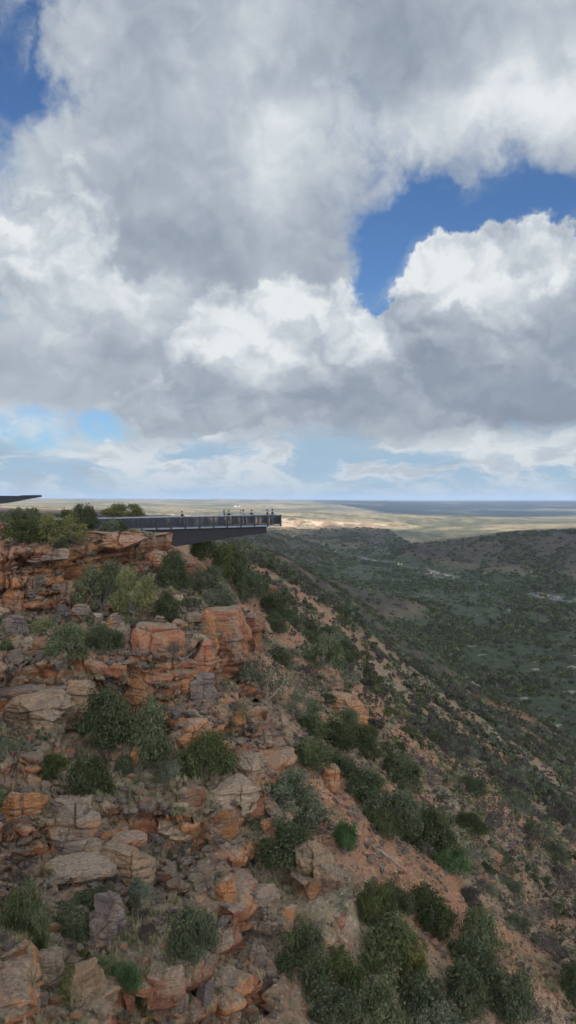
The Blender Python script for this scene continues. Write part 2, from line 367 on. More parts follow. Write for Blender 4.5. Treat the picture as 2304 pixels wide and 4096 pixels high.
T = np.concatenate([np.linspace(-.95, -.41, 46), np.linspace(-.40, .40, 780), np.linspace(.41, .95, 46)])
NT_, NR = len(T), 4200
LY0, LY1 = math.log(8.0), math.log(16000.0)
LY = np.linspace(LY0, LY1, NR)
H = np.full((NT_, NR), np.nan)
for f in f2:
    for k in range(1, len(f) - 1):
        a, b, c = (np.array([*tv[i], tz[i]]) for i in (f[0], f[k], f[k + 1]))
        i0 = np.searchsorted(T, min(a[0], b[0], c[0])); i1 = np.searchsorted(T, max(a[0], b[0], c[0]), 'right')
        j0 = np.searchsorted(LY, min(a[1], b[1], c[1])); j1 = np.searchsorted(LY, max(a[1], b[1], c[1]), 'right')
        if i1 <= i0 or j1 <= j0: continue
        # barycentric in the plane of bearing and log distance; height runs straight in true distance along the ray
        tt, ll = np.meshgrid(T[i0:i1], LY[j0:j1], indexing='ij')
        det = (b[1] - c[1]) * (a[0] - c[0]) + (c[0] - b[0]) * (a[1] - c[1])
        if abs(det) < 1e-14: continue
        l1 = ((b[1] - c[1]) * (tt - c[0]) + (c[0] - b[0]) * (ll - c[1])) / det
        l2 = ((c[1] - a[1]) * (tt - c[0]) + (a[0] - c[0]) * (ll - c[1])) / det
        l3 = 1 - l1 - l2
        ins = (l1 >= -1e-6) & (l2 >= -1e-6) & (l3 >= -1e-6)
        H[i0:i1, j0:j1][ins] = (l1 * a[2] + l2 * b[2] + l3 * c[2])[ins]
# fill outside the hull
for i in range(NT_):
    bad = np.isnan(H[i])
    if bad.any(): H[i, bad] = np.interp(LY[bad], LY[~bad], H[i, ~bad]) if (~bad).any() else -14
H0 = blur(blur(H, 3.0, 1), 2.5, 0)
H1 = blur(blur(H, 22, 1), 16, 0)
Yg = np.exp(LY)[None, :] + np.zeros((NT_, 1)); Xg = T[:, None] * Yg
wfar = sstep(75, 130, Yg) * (1 - .55 * sstep(900, 1300, Yg) * (1 - sstep(2300, 3000, Yg)))
H = H0 * (1 - wfar) + H1 * wfar
slope_s = np.gradient(H0, axis=1) / np.gradient(Yg, axis=1)
# relief: gullies and spurs on the talus, swells on the plains, small ground noise close by
gul = fbm(Xg / 46 + fbm(Xg / 60, Yg / 60, Xg * 0 + 3, 2, 5) * .3, Yg / 21, Xg * 0 + 1.5, 4, 21)
talus = sstep(70, 150, Yg) * (1 - sstep(500, 900, Yg)) * sstep(-99, -92, H) * (1 - sstep(-12, -5, H))
H += talus * gul * 3.2 * (1 - .6 * sstep(250, 400, Yg))
wall = sstep(800, 1200, Yg) * (1 - sstep(2300, 2800, Yg)) * sstep(-99, -90, H)
H += wall * fbm(Xg / 90, Yg / 110, Xg * 0 + 8, 4, 31) * 5.5 * (1 - .6 * sstep(150, 260, Xg))
flo = (1 - sstep(-98, -90, H)) * sstep(150, 300, Yg)
H += flo * (fbm(Xg / 40, Yg / 60, Xg * 0 + 2, 3, 41) * 1.2)
hill = sstep(2300, 4000, Yg)
H += hill * fbm(Xg / 1500, Yg / 900, Xg * 0 + 5, 4, 51) * np.minimum(Yg * .0022, 16)
near = 1 - sstep(60, 160, Yg)
H += near * (fbm(Xg / 3.2, Yg / 3.2, Xg * 0 + 4, 4, 61) * .38)
# the left flank steps down in ledges
nose_x = np.interp(Yg, [8, 30, 41, 48, 56, 62, 70, 78, 90], [2, -.2, -.2, -.4, -1.6, -3.5, -7, -11, -16]) + fbm(Xg / 6, Yg / 6, Xg * 0 + 9, 3, 65) * 2.2
A_left = (1 - sstep(-1.5, 1.5, Xg - nose_x)) * (1 - sstep(78, 90, Yg))
outc = sstep(.30, .42, fbm(Xg / 7, Yg / 7, Xg * 0 + 1, 3, 67)) * (1 - A_left) * sstep(28, 34, Yg) * (1 - sstep(70, 120, Yg))
tw = H + fbm(Xg / 5, Yg / 5, Xg * 0 + 6, 3, 68) * .9
st_ = 1.75; kk = np.floor(tw / st_); fr_ = tw / st_ - kk
ter = (kk + sstep(.36, .60, fr_) * .92 + fr_ * .08) * st_ + (H - tw)
tstr = np.clip(A_left * sstep(-.25, .25, fbm(Xg / 8, Yg / 8, Xg * 0 + 2, 3, 69) + .3) + .8 * outc, 0, 1)
H = H + (ter - H) * tstr
# the river bed
RIVER = [W(640,612,712),W(600,606,745),W(545,594.5,835),W(500,585.5,920),W(445,575.5,1045),W(418,569,1150),W(390,562,1275),W(360,557,1390),W(330,553,1490),W(300,549,1610),W(240,545,1750),W(150,541,1950)]
def polydist(X, Y, P):
    d = np.full(X.shape, 1e9)
    for (a, b) in zip(P[:-1], P[1:]):
        ax, ay, bx, by = a[0], a[1], b[0], b[1]
        t = np.clip(((X - ax) * (bx - ax) + (Y - ay) * (by - ay)) / ((bx - ax) ** 2 + (by - ay) ** 2), 0, 1)
        d = np.minimum(d, np.hypot(X - ax - t * (bx - ax), Y - ay - t * (by - ay)))
    return d
rd = np.full(Xg.shape, 1e9); sel = (Yg > 600) & (Yg < 2200)
rd[sel] = polydist(Xg[sel], Yg[sel], RIVER)
rd = rd + fbm(Xg / 30, Yg / 55, Xg * 0, 3, 71) * 12
H = np.where(rd < 60, H * sstep(14, 60, rd) + (-101.2 - 1.2 * (1 - sstep(0, 9, rd))) * (1 - sstep(14, 60, rd)), H)

# resample every bearing so that steep faces get their share of vertices
NV = 980
P3 = np.zeros((NT_, NV, 3)); SLP = np.zeros((NT_, NV)); RDV = np.zeros((NT_, NV))
for i in range(NT_):
    yy = np.exp(LY); h = H[i]
    sy = h / yy * F
    dm = np.abs(np.diff(sy)) + np.diff(LY) * 26 + np.minimum(np.abs(np.diff(h)) / yy[1:] * F, 50) * .25
    m = np.concatenate([[0], np.cumsum(dm)])
    if i % 200 == 0: print('metric', i, m[-1])
    q = np.linspace(0, m[-1], NV)
    ly = np.interp(q, m, LY); y = np.exp(ly)
    P3[i, :, 1] = y; P3[i, :, 0] = T[i] * y; P3[i, :, 2] = np.interp(ly, LY, h)
    RDV[i] = np.interp(ly, LY, rd[i])
X, Y, Z = P3[..., 0], P3[..., 1], P3[..., 2]
def normals(P):
    du = np.gradient(P, axis=0); dv = np.gradient(P, axis=1)
    n = np.cross(du, dv); n /= np.linalg.norm(n, axis=2, keepdims=True) + 1e-9
    return n
NRM = normals(np.stack([blur(blur(P3[..., k], 3, 0), 3, 1) for k in range(3)], -1))
flip = NRM[..., 2] < 0; NRM[flip] *= -1
steep = 1 - NRM[..., 2]
ROCK = sstep(.22, .45, blur(blur(steep, 1.5, 0), 2, 1)) * (1 - sstep(95, 140, Y))
ROCK = ROCK * (1 - .85 * sstep(-1.5, 1.5, X - np.interp(Y, [8, 30, 41, 48, 56, 62, 70, 78, 90], [2, -.2, -.2, -.4, -1.6, -3.5, -7, -11, -16]) - .5) * (1 - sstep(.40, .6, steep)))
# bedded sandstone: beds of uneven thickness, each broken into blocks that stand out or lie back
zb = Z + .06 * X - .03 * Y + fbm(X / 9, Y / 9, Z / 9, 3, 81) * .55
beds = np.cumsum(.30 + 1.15 * rng.random(400) ** 2.2); beds -= beds[200]
lay = np.searchsorted(beds, zb).clip(1, 399)
fr = (zb - beds[lay - 1]) / (beds[lay] - beds[lay - 1])
thick = beds[lay] - beds[lay - 1]
wx = X + fbm(X / 2.2, Y / 2.2, Z / 2.2, 3, 91) * .5; wy = Y + fbm(X / 2.2 + 9, Y / 2.2, Z / 2.2, 3, 95) * .5
idv, brd = worley(wx / (1.1 + thick * 1.7), wy / (1.1 + thick * 1.7), lay, 3)
idb, brb = worley(wx / 4.2, wy / 4.2, lay // 4, 13)
layr = hf(lay, lay * 0, None, 5)
joint = np.minimum(fr, 1 - fr) * thick
out = (idv - .5) * .95 + (layr - .5) * .75 + (idb - .5) * 1.6
deep = sstep(.35, .6, hf(lay, lay * 0, None, 9)) * sstep(-.3, .2, fbm(X / 3, Y / 3, Z / 3, 2, 99))
groove = -(.30 + .75 * deep) * np.exp(-(joint / (.055 + .05 * deep)) ** 2) - .72 * np.exp(-(brd * (1 + thick) / .085) ** 2) + .06 * sstep(0, .3, np.minimum(joint, brd))
rough = fbm(X / .3, Y / .3, Z / .11, 3, 103) * .07 + fbm(X / .7, Y / .7, Z / .35, 4, 101) * .17 + fbm(X / 2.4, Y / 2.4, Z / 1.2, 3, 105) * .3
nh = NRM.copy(); nh[..., 2] *= .25; nh /= np.linalg.norm(nh, axis=2, keepdims=True) + 1e-9
LEFTN = sstep(-.15, .15, fbm(X / 3.5, Y / 3.5, Z / 3.5, 4, 141) + .06) * (1 - sstep(-1, 2, X - np.interp(Y, [8, 30, 41, 48, 56, 62, 70, 78, 90], [2, -.2, -.2, -.4, -1.6, -3.5, -7, -11, -16]))) * (1 - sstep(74, 84, Y))
amp = np.maximum(ROCK, .5 * LEFTN) * (out * 1.05 + groove + rough)
lumps = (1 - ROCK) * (1 - sstep(60, 110, Y)) * (np.maximum(0, fbm(X / .8, Y / .8, Z / .8, 4, 111)) * .22)
P3 += nh * amp[..., None] + NRM * lumps[..., None]
for k in range(3):
    P3[..., k] = P3[..., k] * .85 + .15 * blur(P3[..., k], .8, 1)
X, Y, Z = P3[..., 0], P3[..., 1], P3[..., 2]

# ground cover masks (what grows or lies where); two also carry painted light and shade
A_rock = np.maximum(ROCK, .95 * LEFTN)
scree = fbm(X / 34 + Z / 30, Y / 9 , X * 0 + 2, 4, 121) + .55 * fbm(X / 5, Y / 5, X * 0, 3, 125)
A_red = sstep(-.25, .40, scree) * sstep(26, 40, Y) * (1 - sstep(450, 800, Y)) * (1 - (1 - sstep(-98, -90, Z)))
A_floor = (1 - sstep(-97, -84, Z)) * sstep(150, 300, Y) * (1 - sstep(2200, 2600, Y))
A_sand = np.where(Y > 600, 1 - sstep(7, 18, RDV), 0) * sstep(0.55, .75, .5 + .5 * fbm(X / 40, Y / 70, X * 0, 3, 131) + .1)
A_far = np.where(X > 230, sstep(1300, 1480, Y), sstep(1840, 1930, Y)) * np.where((X < 0) & (Y > 900), 1, 1)  # paler plain cover begins at the sunlit edge, so light is in the colour
A_weath = LEFTN * (1 - sstep(.25, .7, ROCK))
A_far_shade = np.clip((Y - np.interp(X, [-2000, 300, 563, 757, 1701, 3500], [30000, 6500, 4200, 3000, 4500, 6000]) + fbm(X / 300, Y / 300, X * 0, 3, 151) * 250) / 350, 0, 1) * (X > 250) * (1 - .55 * sstep(7800, 9200, Y))  # cloud shade over the far right hills, painted as a dark band
A_red = np.clip(A_red + sstep(1660, 1740, Y) * (1 - sstep(1960, 2040, Y)) * sstep(-73, -65, Z) * (1 - sstep(200, 330, X)) + .9 * sstep(.32, .55, 1 - NRM[..., 2]) * sstep(1500, 1800, Y) * (1 - sstep(2300, 2600, Y)) + .8*sstep(.1,.25,1-NRM[...,2])*sstep(880,950,Y)*(1-sstep(1100,1300,Y))*(1-sstep(-40,0,X)), 0, 1)
idx = np.arange(NT_ * NV).reshape(NT_, NV)
quads = np.stack([idx[:-1, :-1], idx[1:, :-1], idx[1:, 1:], idx[:-1, 1:]], -1).reshape(-1, 4)
VV = P3.reshape(-1, 3)
attrs = dict(rock=A_rock, red=A_red, floor=A_floor, sand=A_sand, far=A_far, bush=A_far_shade, weath=A_weath)  # bush holds the painted far shade, not plants
yq = VV[quads[:, 0], 1]; zq = VV[quads[:, 0], 2]
def piece(name, mask, mat):
    q = quads[mask]; u, inv = np.unique(q, return_inverse=True)
    me = np_mesh(name, VV[u], inv.reshape(-1, 4), True, {k: a.reshape(-1)[u] for k, a in attrs.items()}, [mat])
    return tag(link(name, me), kind='structure')
def terrain_material():
    m, N = new_mat('ground_rock_and_scrub')
    g = N.new('ShaderNodeNewGeometry'); P = g.outputs['Position']
    rock, red, floor, sand, far = (N.attr(k) for k in ('rock', 'red', 'floor', 'sand', 'far'))
    nz = N.new('ShaderNodeSeparateXYZ'); N.put(nz.inputs[0], g.outputs['Normal'])
    # soil, grit and dead grass
    n1 = N.noise(P, .35, 6, .62); n2 = N.noise(P, 2.6, 5, .65); n3 = N.noise(P, 9, 3, .7); nb = N.noise(P, .06, 4, .55)
    soil = N.mix(N.ramp(n2, .3, .7), (.115, .072, .046), (.235, .145, .088))
    soil = N.mix(N.ramp(n1, .42, .62), soil, (.175, .135, .082))
    redc = N.mix(N.ramp(n3, .3, .7), (.18, .078, .042), (.285, .132, .068))
    soil = N.mix(N.math('MULTIPLY', red, N.ramp(n1, .25, .6, .45, 1)), soil, redc)
    grn = N.mix(N.ramp(n3, .3, .7), (.045, .052, .025), (.11, .105, .055))
    soil = N.mix(N.math('MULTIPLY', N.ramp(N.noise(P, .55, 5, .7), .5, .66), .7), soil, grn)
    grit = N.voro(P, 9.0, 'F1', 'Color'); gs = N.new('ShaderNodeSeparateXYZ'); N.put(gs.inputs[0], grit)
    soil = N.mix(N.ramp(gs.outputs[0], .8, .9, 0, .5), soil, N.mix(gs.outputs[1], (.22, .17, .13), (.36, .29, .22)))
    soil = N.mix(N.ramp(gs.outputs[2], .86, .95, 0, .7), soil, (.09, .075, .06))
    # sandstone
    sp = N.new('ShaderNodeSeparateXYZ'); N.put(sp.inputs[0], P)
    band = N.noise(N.scl(P, (.12, .12, 2.2)), 1.0, 5, .65, .4); blk = N.noise(P, .45, 4, .6); fine = N.noise(P, 6.5, 6, .72)
    rc = N.mix(N.ramp(band, .34, .66), (.145, .048, .025), (.275, .115, .058))
    rc = N.mix(N.ramp(blk, .44, .60), rc, N.mix(N.ramp(fine, .35, .65), (.29, .115, .045), (.38, .175, .078)))
    rc = N.mix(N.ramp(N.noise(N.vmath('ADD', P, (31, 7, 3)), .38, 5, .6), .53, .66, 0, .75), rc, N.mix(N.ramp(fine, .3, .7), (.18, .125, .085), (.32, .235, .16)))
    rc = N.mix(N.ramp(N.noise(N.scl(P, (1.4, 1.4, .22)), 1.0, 5, .65), .57, .70, 0, .75), rc, (.085, .062, .055))
    rc = N.mix(N.ramp(fine, .3, .75, .35, 0), rc, (.10, .055, .035))
    # weathered tops carry grey lichen and dust
    top = N.math('MULTIPLY', N.ramp(nz.outputs[2], .55, .85), N.ramp(n2, .3, .6, .35, 1.0))
    lich = N.mix(N.ramp(fine, .35, .65), (.095, .070, .050), (.225, .165, .115))
    rc = N.mix(top, rc, lich)
    rc = N.mix(N.math('MULTIPLY', N.attr('weath'), .8), rc, N.mix(N.ramp(n2, .3, .7), (.070, .060, .040), N.mix(N.ramp(fine, .35, .65), (.100, .076, .055), (.215, .165, .12))))
    col = N.mix(rock, soil, rc)
    # flats grown over with low scrub, seen from afar
    s1 = N.noise(N.scl(P, (1, 1, .3)), .11, 6, .68); s2 = N.noise(P, .022, 4, .6)
    veg = N.mix(N.ramp(s1, .36, .62), (.014, .020, .012), (.036, .048, .024))
    veg = N.mix(N.ramp(s2, .40, .62, 0, .6), veg, (.048, .048, .030))
    spec = N.voro(P, .20, 'F1', 'Color'); ss = N.new('ShaderNodeSeparateXYZ'); N.put(ss.inputs[0], spec)
    veg = N.mix(N.ramp(ss.outputs[0], .975, .992, 0, .6), veg, (.24, .21, .15))
    col = N.mix(N.math('MULTIPLY', floor, N.ramp(s2, .2, .6, .8, 1)), col, veg)
    # plains and table lands
    f1 = N.noise(N.scl(P, (1, .45, 1)), .004, 6, .6); f2 = N.noise(N.scl(P, (1, .5, 1)), .035, 5, .65)
    pl = N.mix(N.ramp(f2, .36, .64), (.090, .076, .045), (.23, .18, .112))
    pl = N.mix(N.ramp(f1, .43, .56), pl, N.mix(N.ramp(f2, .4, .6), (.048, .048, .032), (.095, .088, .054)))
    pl = N.mix(N.math('MULTIPLY', red, N.ramp(N.noise(N.scl(P, (1, 1, 3)), .035, 6, .75), .40, .54)), pl, N.mix(N.ramp(f2, .4, .6), (.20, .125, .075), (.33, .255, .18)))
    dist = sp.outputs[1]
    shade_dk = N.math('MULTIPLY', N.attr('bush'), N.ramp(N.noise(N.scl(P, (1, .5, 1)), .0016, 4, .55), .52, .64, 1, .35))  # the bush attribute is the painted far cloud shade, not plants
    pl = N.mix(shade_dk, pl, (.012, .017, .016))  # far cloud shade put into the ground colour as near-black
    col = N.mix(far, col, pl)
    mid = N.math('MULTIPLY', N.ramp(dist, 90, 360), N.math('SUBTRACT', 1.0, far))
    wl = N.mix(N.ramp(s1, .44, .72), (.014, .016, .014), N.mix(red, (.046, .038, .034), (.20, .11, .065)))
    col = N.mix(N.math('MULTIPLY', N.math('MULTIPLY', mid, N.math('SUBTRACT', 1.0, floor)), .85), col, wl)
    sandc = N.mix(N.ramp(f2, .3, .7), (.17, .125, .09), (.30, .25, .19))
    col = N.mix(sand, col, sandc)
    beds_ = N.noise(N.scl(P, (1.2, 1.2, 9.0)), 1.0, 5, .7)
    hgt = N.math('ADD', N.math('MULTIPLY_ADD', fine, .6, N.math('MULTIPLY', N.math('MULTIPLY', beds_, rock), .9)), N.math('MULTIPLY', n3, .4))
    nr = bump(N, hgt, .9, .16)
    finish(N, col, .95, nr, .1)
    return m
M_TERR = terrain_material()
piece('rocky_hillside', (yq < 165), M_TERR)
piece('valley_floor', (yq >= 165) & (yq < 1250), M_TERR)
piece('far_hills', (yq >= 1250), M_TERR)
# line of sight helper on the finished sheet: first ground met at a bearing and depression
PYV = HY - Z / Y * F
def ground_at(px, py):
    t = (px - CX) / F
    i = int(np.clip(np.searchsorted(T, t), 1, NT_ - 1)); i = i if abs(T[i] - t) < abs(T[i - 1] - t) else i - 1
    j = int(np.argmax(PYV[i] <= py))
    return Vector(P3[i, j]), i, j
def ground_z(x, y):
    """height of the sheet under a plan position"""
    t = x / y; i = int(np.clip(np.searchsorted(T, t), 0, NT_ - 1))
    return float(np.interp(y, np.maximum.accumulate(Y[i]), Z[i]))
# river
def river():
    L, Rr = [], []
    P = [Vector((p[0], p[1], 0)) for p in RIVER]
    pts = []
    for a, b in zip(P[:-1], P[1:]):
        for k in range(8): pts.append(a.lerp(b, k / 8))
    V = []; Fc = []
    for i, p in enumerate(pts):
        d = (pts[min(i + 1, len(pts) - 1)] - pts[max(i - 1, 0)]).normalized(); n = Vector((-d.y, d.x, 0))
        w = 40
        V += [p + n * w + Vector((0, 0, -101.35)), p - n * w + Vector((0, 0, -101.35))]
        if i: Fc.append((2 * i - 2, 2 * i - 1, 2 * i + 1, 2 * i))
    me = bpy.data.meshes.new('river_water'); me.from_pydata(V, [], Fc)
    m, N = new_mat('river_water'); g = N.new('ShaderNodeNewGeometry')
    finish(N, (.05, .055, .045), .12, bump(N, N.noise(g.outputs['Position'], .6, 4, .6), .25, .2), .5)
    tag(link('river_water', me, m), kind='structure')
river()

# ------------------------------------------------------------------ the cloud overhead whose shadow lies on the gorge
def overhead_cloud():
    base = 1000.0
    sh = Vector((TO_SUN.x, TO_SUN.y, 0)) / TO_SUN.z
    # edge of the shadow on the ground, then shifted up the sunbeam
    edge = [(-5000, 3300), (-2200, 2600), (-900, 1500), (-300, 1010), (-110, 930), (-40, 1010), (10, 1420), (60, 1690), (170, 1850), (290, 1800), (270, 1480), (330, 1330), (480, 1440), (700, 1620), (1400, 2200), (3500, 3000), (6000, 3300)]
    ex = np.array([e[0] for e in edge], float); ey = np.array([e[1] for e in edge], float)
    xs = np.linspace(-1900, 3200, 260); sfrac = np.linspace(0, 1, 90) ** 1.6
    Ve = []
    gx, gs = np.meshgrid(xs, sfrac, indexing='ij')
    far = np.interp(gx, ex, ey) + fbm(gx / 120, gx * 0, gx * 0, 3, 201) * 18
    gy = far - gs * (far + 260)
    lift = np.minimum(1, np.minimum(gs / .05, np.minimum((1 - gs) / .1, np.minimum((gx + 1900) / 400, (3200 - gx) / 400))))
    lift = np.sqrt(np.clip(lift, 0, 1))
    bil = np.abs(fbm(gx / 320, gy / 320, gx * 0, 5, 211))
    zt = base + 105 + lift * (60 + 220 * bil); zb = base + 105 - lift * (60 + 45 * np.abs(fbm(gx / 260, gy / 260, gx * 0 + 7, 4, 221)))
    ox = sh.x * (base + 105 + 60); oy = sh.y * (base + 105 + 60)
    n, k = gx.shape; id0 = np.arange(n * k).reshape(n, k)
    V = np.concatenate([np.stack([gx + ox, gy + oy, zt], -1).reshape(-1, 3), np.stack([gx + ox, gy + oy, zb], -1).reshape(-1, 3)])
    def q(i): return np.stack([i[:-1, :-1], i[1:, :-1], i[1:, 1:], i[:-1, 1:]], -1).reshape(-1, 4)
    Fc = np.concatenate([q(id0)[:, ::-1], q(id0 + n * k)])
    m, N = new_mat('cloud_vapour')
    df = N.new('ShaderNodeBsdfDiffuse'); df.inputs[0].default_value = (.9, .9, .9, 1); tr = N.new('ShaderNodeBsdfTranslucent'); tr.inputs[0].default_value = (.92, .95, 1, 1)
    mx = N.new('ShaderNodeMixShader'); mx.inputs[0].default_value = .62; N.l.new(df.outputs[0], mx.inputs[1]); N.l.new(tr.outputs[0], mx.inputs[2])
    o = N.new('ShaderNodeOutputMaterial'); N.l.new(mx.outputs[0], o.inputs[0])
    tag(link('clouds', np_mesh('clouds', V, Fc, True, None, [m])), 'broad grey cloud bank overhead shading the gorge', 'cloud', kind='stuff')
overhead_cloud()
# ------------------------------------------------------------------ the air
def haze():
    b = MB(); b.box((0, 8400, (-112 + 60) / 2), (17000, 8500, (112 + 60) / 2))
    m, N = new_mat('air')
    v = N.new('ShaderNodeVolumePrincipled'); v.inputs['Color'].default_value = (.52, .67, .92, 1); v.inputs['Density'].default_value = HAZE; v.inputs['Anisotropy'].default_value = 0.2
    o = N.new('ShaderNodeOutputMaterial'); N.l.new(v.outputs[0], o.inputs['Volume'])
    tag(b.build('haze', m), kind='stuff')
HAZE = 0.00006
haze()
# ------------------------------------------------------------------ rocks
def rock_material(name, tint, dark=0.0, pale=0.0):
    m, N = new_mat(name)
    g = N.new('ShaderNodeNewGeometry'); P = g.outputs['Position']
    nz = N.new('ShaderNodeSeparateXYZ'); N.put(nz.inputs[0], g.outputs['Normal'])
    oi = N.new('ShaderNodeObjectInfo')
    band = N.noise(N.scl(P, (.3, .3, 3.2)), 1.0, 5, .65, .4); fine = N.noise(P, 6.5, 6, .72); mid = N.noise(P, .9, 4, .6)
    a = tuple(c * .72 for c in tint); b = tuple(min(.6, c * 1.25) for c in tint)
    col = N.mix(N.ramp(band, .33, .67), a, b)
    col = N.mix(N.ramp(mid, .48, .64, 0, .8), col, (.345, .155, .065) if pale < .5 else (.30, .20, .125))
    col = N.mix(N.ramp(N.noise(N.vmath('ADD', P, (3, 8, 1)), .7, 5, .6), .5, .62, 0, .75), col, N.mix(N.ramp(fine, .3, .7), (.15, .105, .072), (.275, .20, .135)))
    col = N.mix(N.ramp(N.noise(N.scl(P, (1.6, 1.6, .25)), 1.0, 5, .65), .55, .68, 0, .8), col, (.075, .058, .055))
    col = N.mix(N.ramp(fine, .3, .7, .4, 0), col, (.085, .05, .035))
    top = N.math('MULTIPLY', N.ramp(nz.outputs[2], .55, .85), N.ramp(mid, .3, .6, .4, 1.0))
    col = N.mix(top, col, N.mix(N.ramp(fine, .35, .65), (.095, .070, .050), (.225, .165, .115)))
    if dark: col = N.mix(dark, col, (.055, .05, .055))
    v = N.math('MULTIPLY_ADD', oi.outputs['Random'], .5, .75); hs = N.new('ShaderNodeHueSaturation'); N.put(hs.inputs['Value'], v); N.put(hs.inputs['Color'], col)
    finish(N, hs.outputs[0], .95, bump(N, N.math('MULTIPLY_ADD', N.noise(N.scl(P, (1.2, 1.2, 9.0)), 1.0, 5, .7), .9, N.math('MULTIPLY', fine, .6)), .9, .16), .1)
    return m
MR = dict(red=rock_material('red_sandstone', (.245, .095, .050)), orange=rock_material('orange_sandstone', (.31, .13, .052)), pale=rock_material('pale_sandstone', (.25, .175, .115), 0, 1),
          dark=rock_material('dark_varnished_sandstone', (.17, .12, .10), .4), grey=rock_material('grey_sandstone', (.155, .115, .088), 0, .4), tan=rock_material('tan_sandstone', (.27, .165, .092), 0, .6))
def cube_grid(n):
    u = np.linspace(-1, 1, n + 1); a, b = np.meshgrid(u, u, indexing='ij'); o = np.ones_like(a)
    V, Fc = [], []; idq = np.arange((n + 1) ** 2).reshape(n + 1, n + 1)
    q = np.stack([idq[:-1, :-1], idq[1:, :-1], idq[1:, 1:], idq[:-1, 1:]], -1).reshape(-1, 4)
    for k, (x, y, z) in enumerate([(o, a, b), (-o, b, a), (b, o, a), (a, -o, b), (a, b, o), (b, a, -o)]):
        V.append(np.stack([x, y, z], -1).reshape(-1, 3)); Fc.append(q + k * (n + 1) ** 2)
    V = np.concatenate(V); Fc = np.concatenate(Fc)
    key = np.round(V * 4 * n).astype(np.int64); _, first, inv = np.unique(key, axis=0, return_index=True, return_inverse=True)
    return V[first], inv.reshape(-1)[Fc]
_CG = {}
def rock_mesh(name, seed, dims, n=14, pn=5.0, chops=7, bedded=True, mat=None, depth_cut=.72):
    r = np.random.default_rng(seed)
    if n not in _CG: _CG[n] = cube_grid(n)
    V, Fc = _CG[n]
    V = V / (np.sum(np.abs(V) ** pn, axis=1, keepdims=True) ** (1 / pn))
    for _ in range(chops):
        d = r.normal(size=3); d[2] = d[2] * .7; d /= np.linalg.norm(d); c = r.uniform(depth_cut, 1.15)
        ex = np.maximum(0, V @ d - c); V = V - ex[:, None] * d
    V = V * (np.array(dims) / 2)
    taper = 1 - .18 * r.random() * (V[:, 2:3] / dims[2] + .5); V[:, :2] *= taper
    V[:, 0] += V[:, 2] * r.uniform(-.15, .15); V[:, 1] += V[:, 2] * r.uniform(-.15, .15)
    o = r.random(3) * 50; x, y, z = V[:, 0] + o[0], V[:, 1] + o[1], V[:, 2] + o[2]
    s = float(np.mean(dims))
    nrm = V / (np.linalg.norm(V, axis=1, keepdims=True) + 1e-9); nrm[:, 2] *= .35
    amp = fbm(x / (.32 * s), y / (.32 * s), z / (.2 * s), 4, seed) * .05 * s + fbm(x / (.09 * s), y / (.09 * s), z / (.03 * s), 3, seed + 9) * .022 * s
    if bedded:
        t = s * .30; zz = z + fbm(x / s, y / s, z / s, 2, seed + 5) * .12 * s
        bd = np.cumsum(t * (.35 + 1.3 * r.random(80))); ly = np.searchsorted(bd, zz - zz.min()).clip(1, 79); thk = bd[ly] - bd[ly - 1]
        f = (zz - zz.min() - bd[ly - 1]) / thk; jd = np.minimum(f, 1 - f) * thk
        iv, bo = worley((x + .2 * amp) / (t * 2.2), y / (t * 2.2), ly // 2, seed % 97)
        amp = amp + ((hf(ly, ly * 0, None, seed % 31) - .5) * .10 + (iv - .5) * .15) * s - .055 * s * np.exp(-(jd / (.018 * s)) ** 2) - .06 * s * np.exp(-(bo * t * 2.2 / (.028 * s)) ** 2)
    V = V + nrm * amp[:, None]
    V[:, 2] -= V[:, 2].min()
    return np_mesh(name, V, Fc, False, None, [mat] if mat else None)
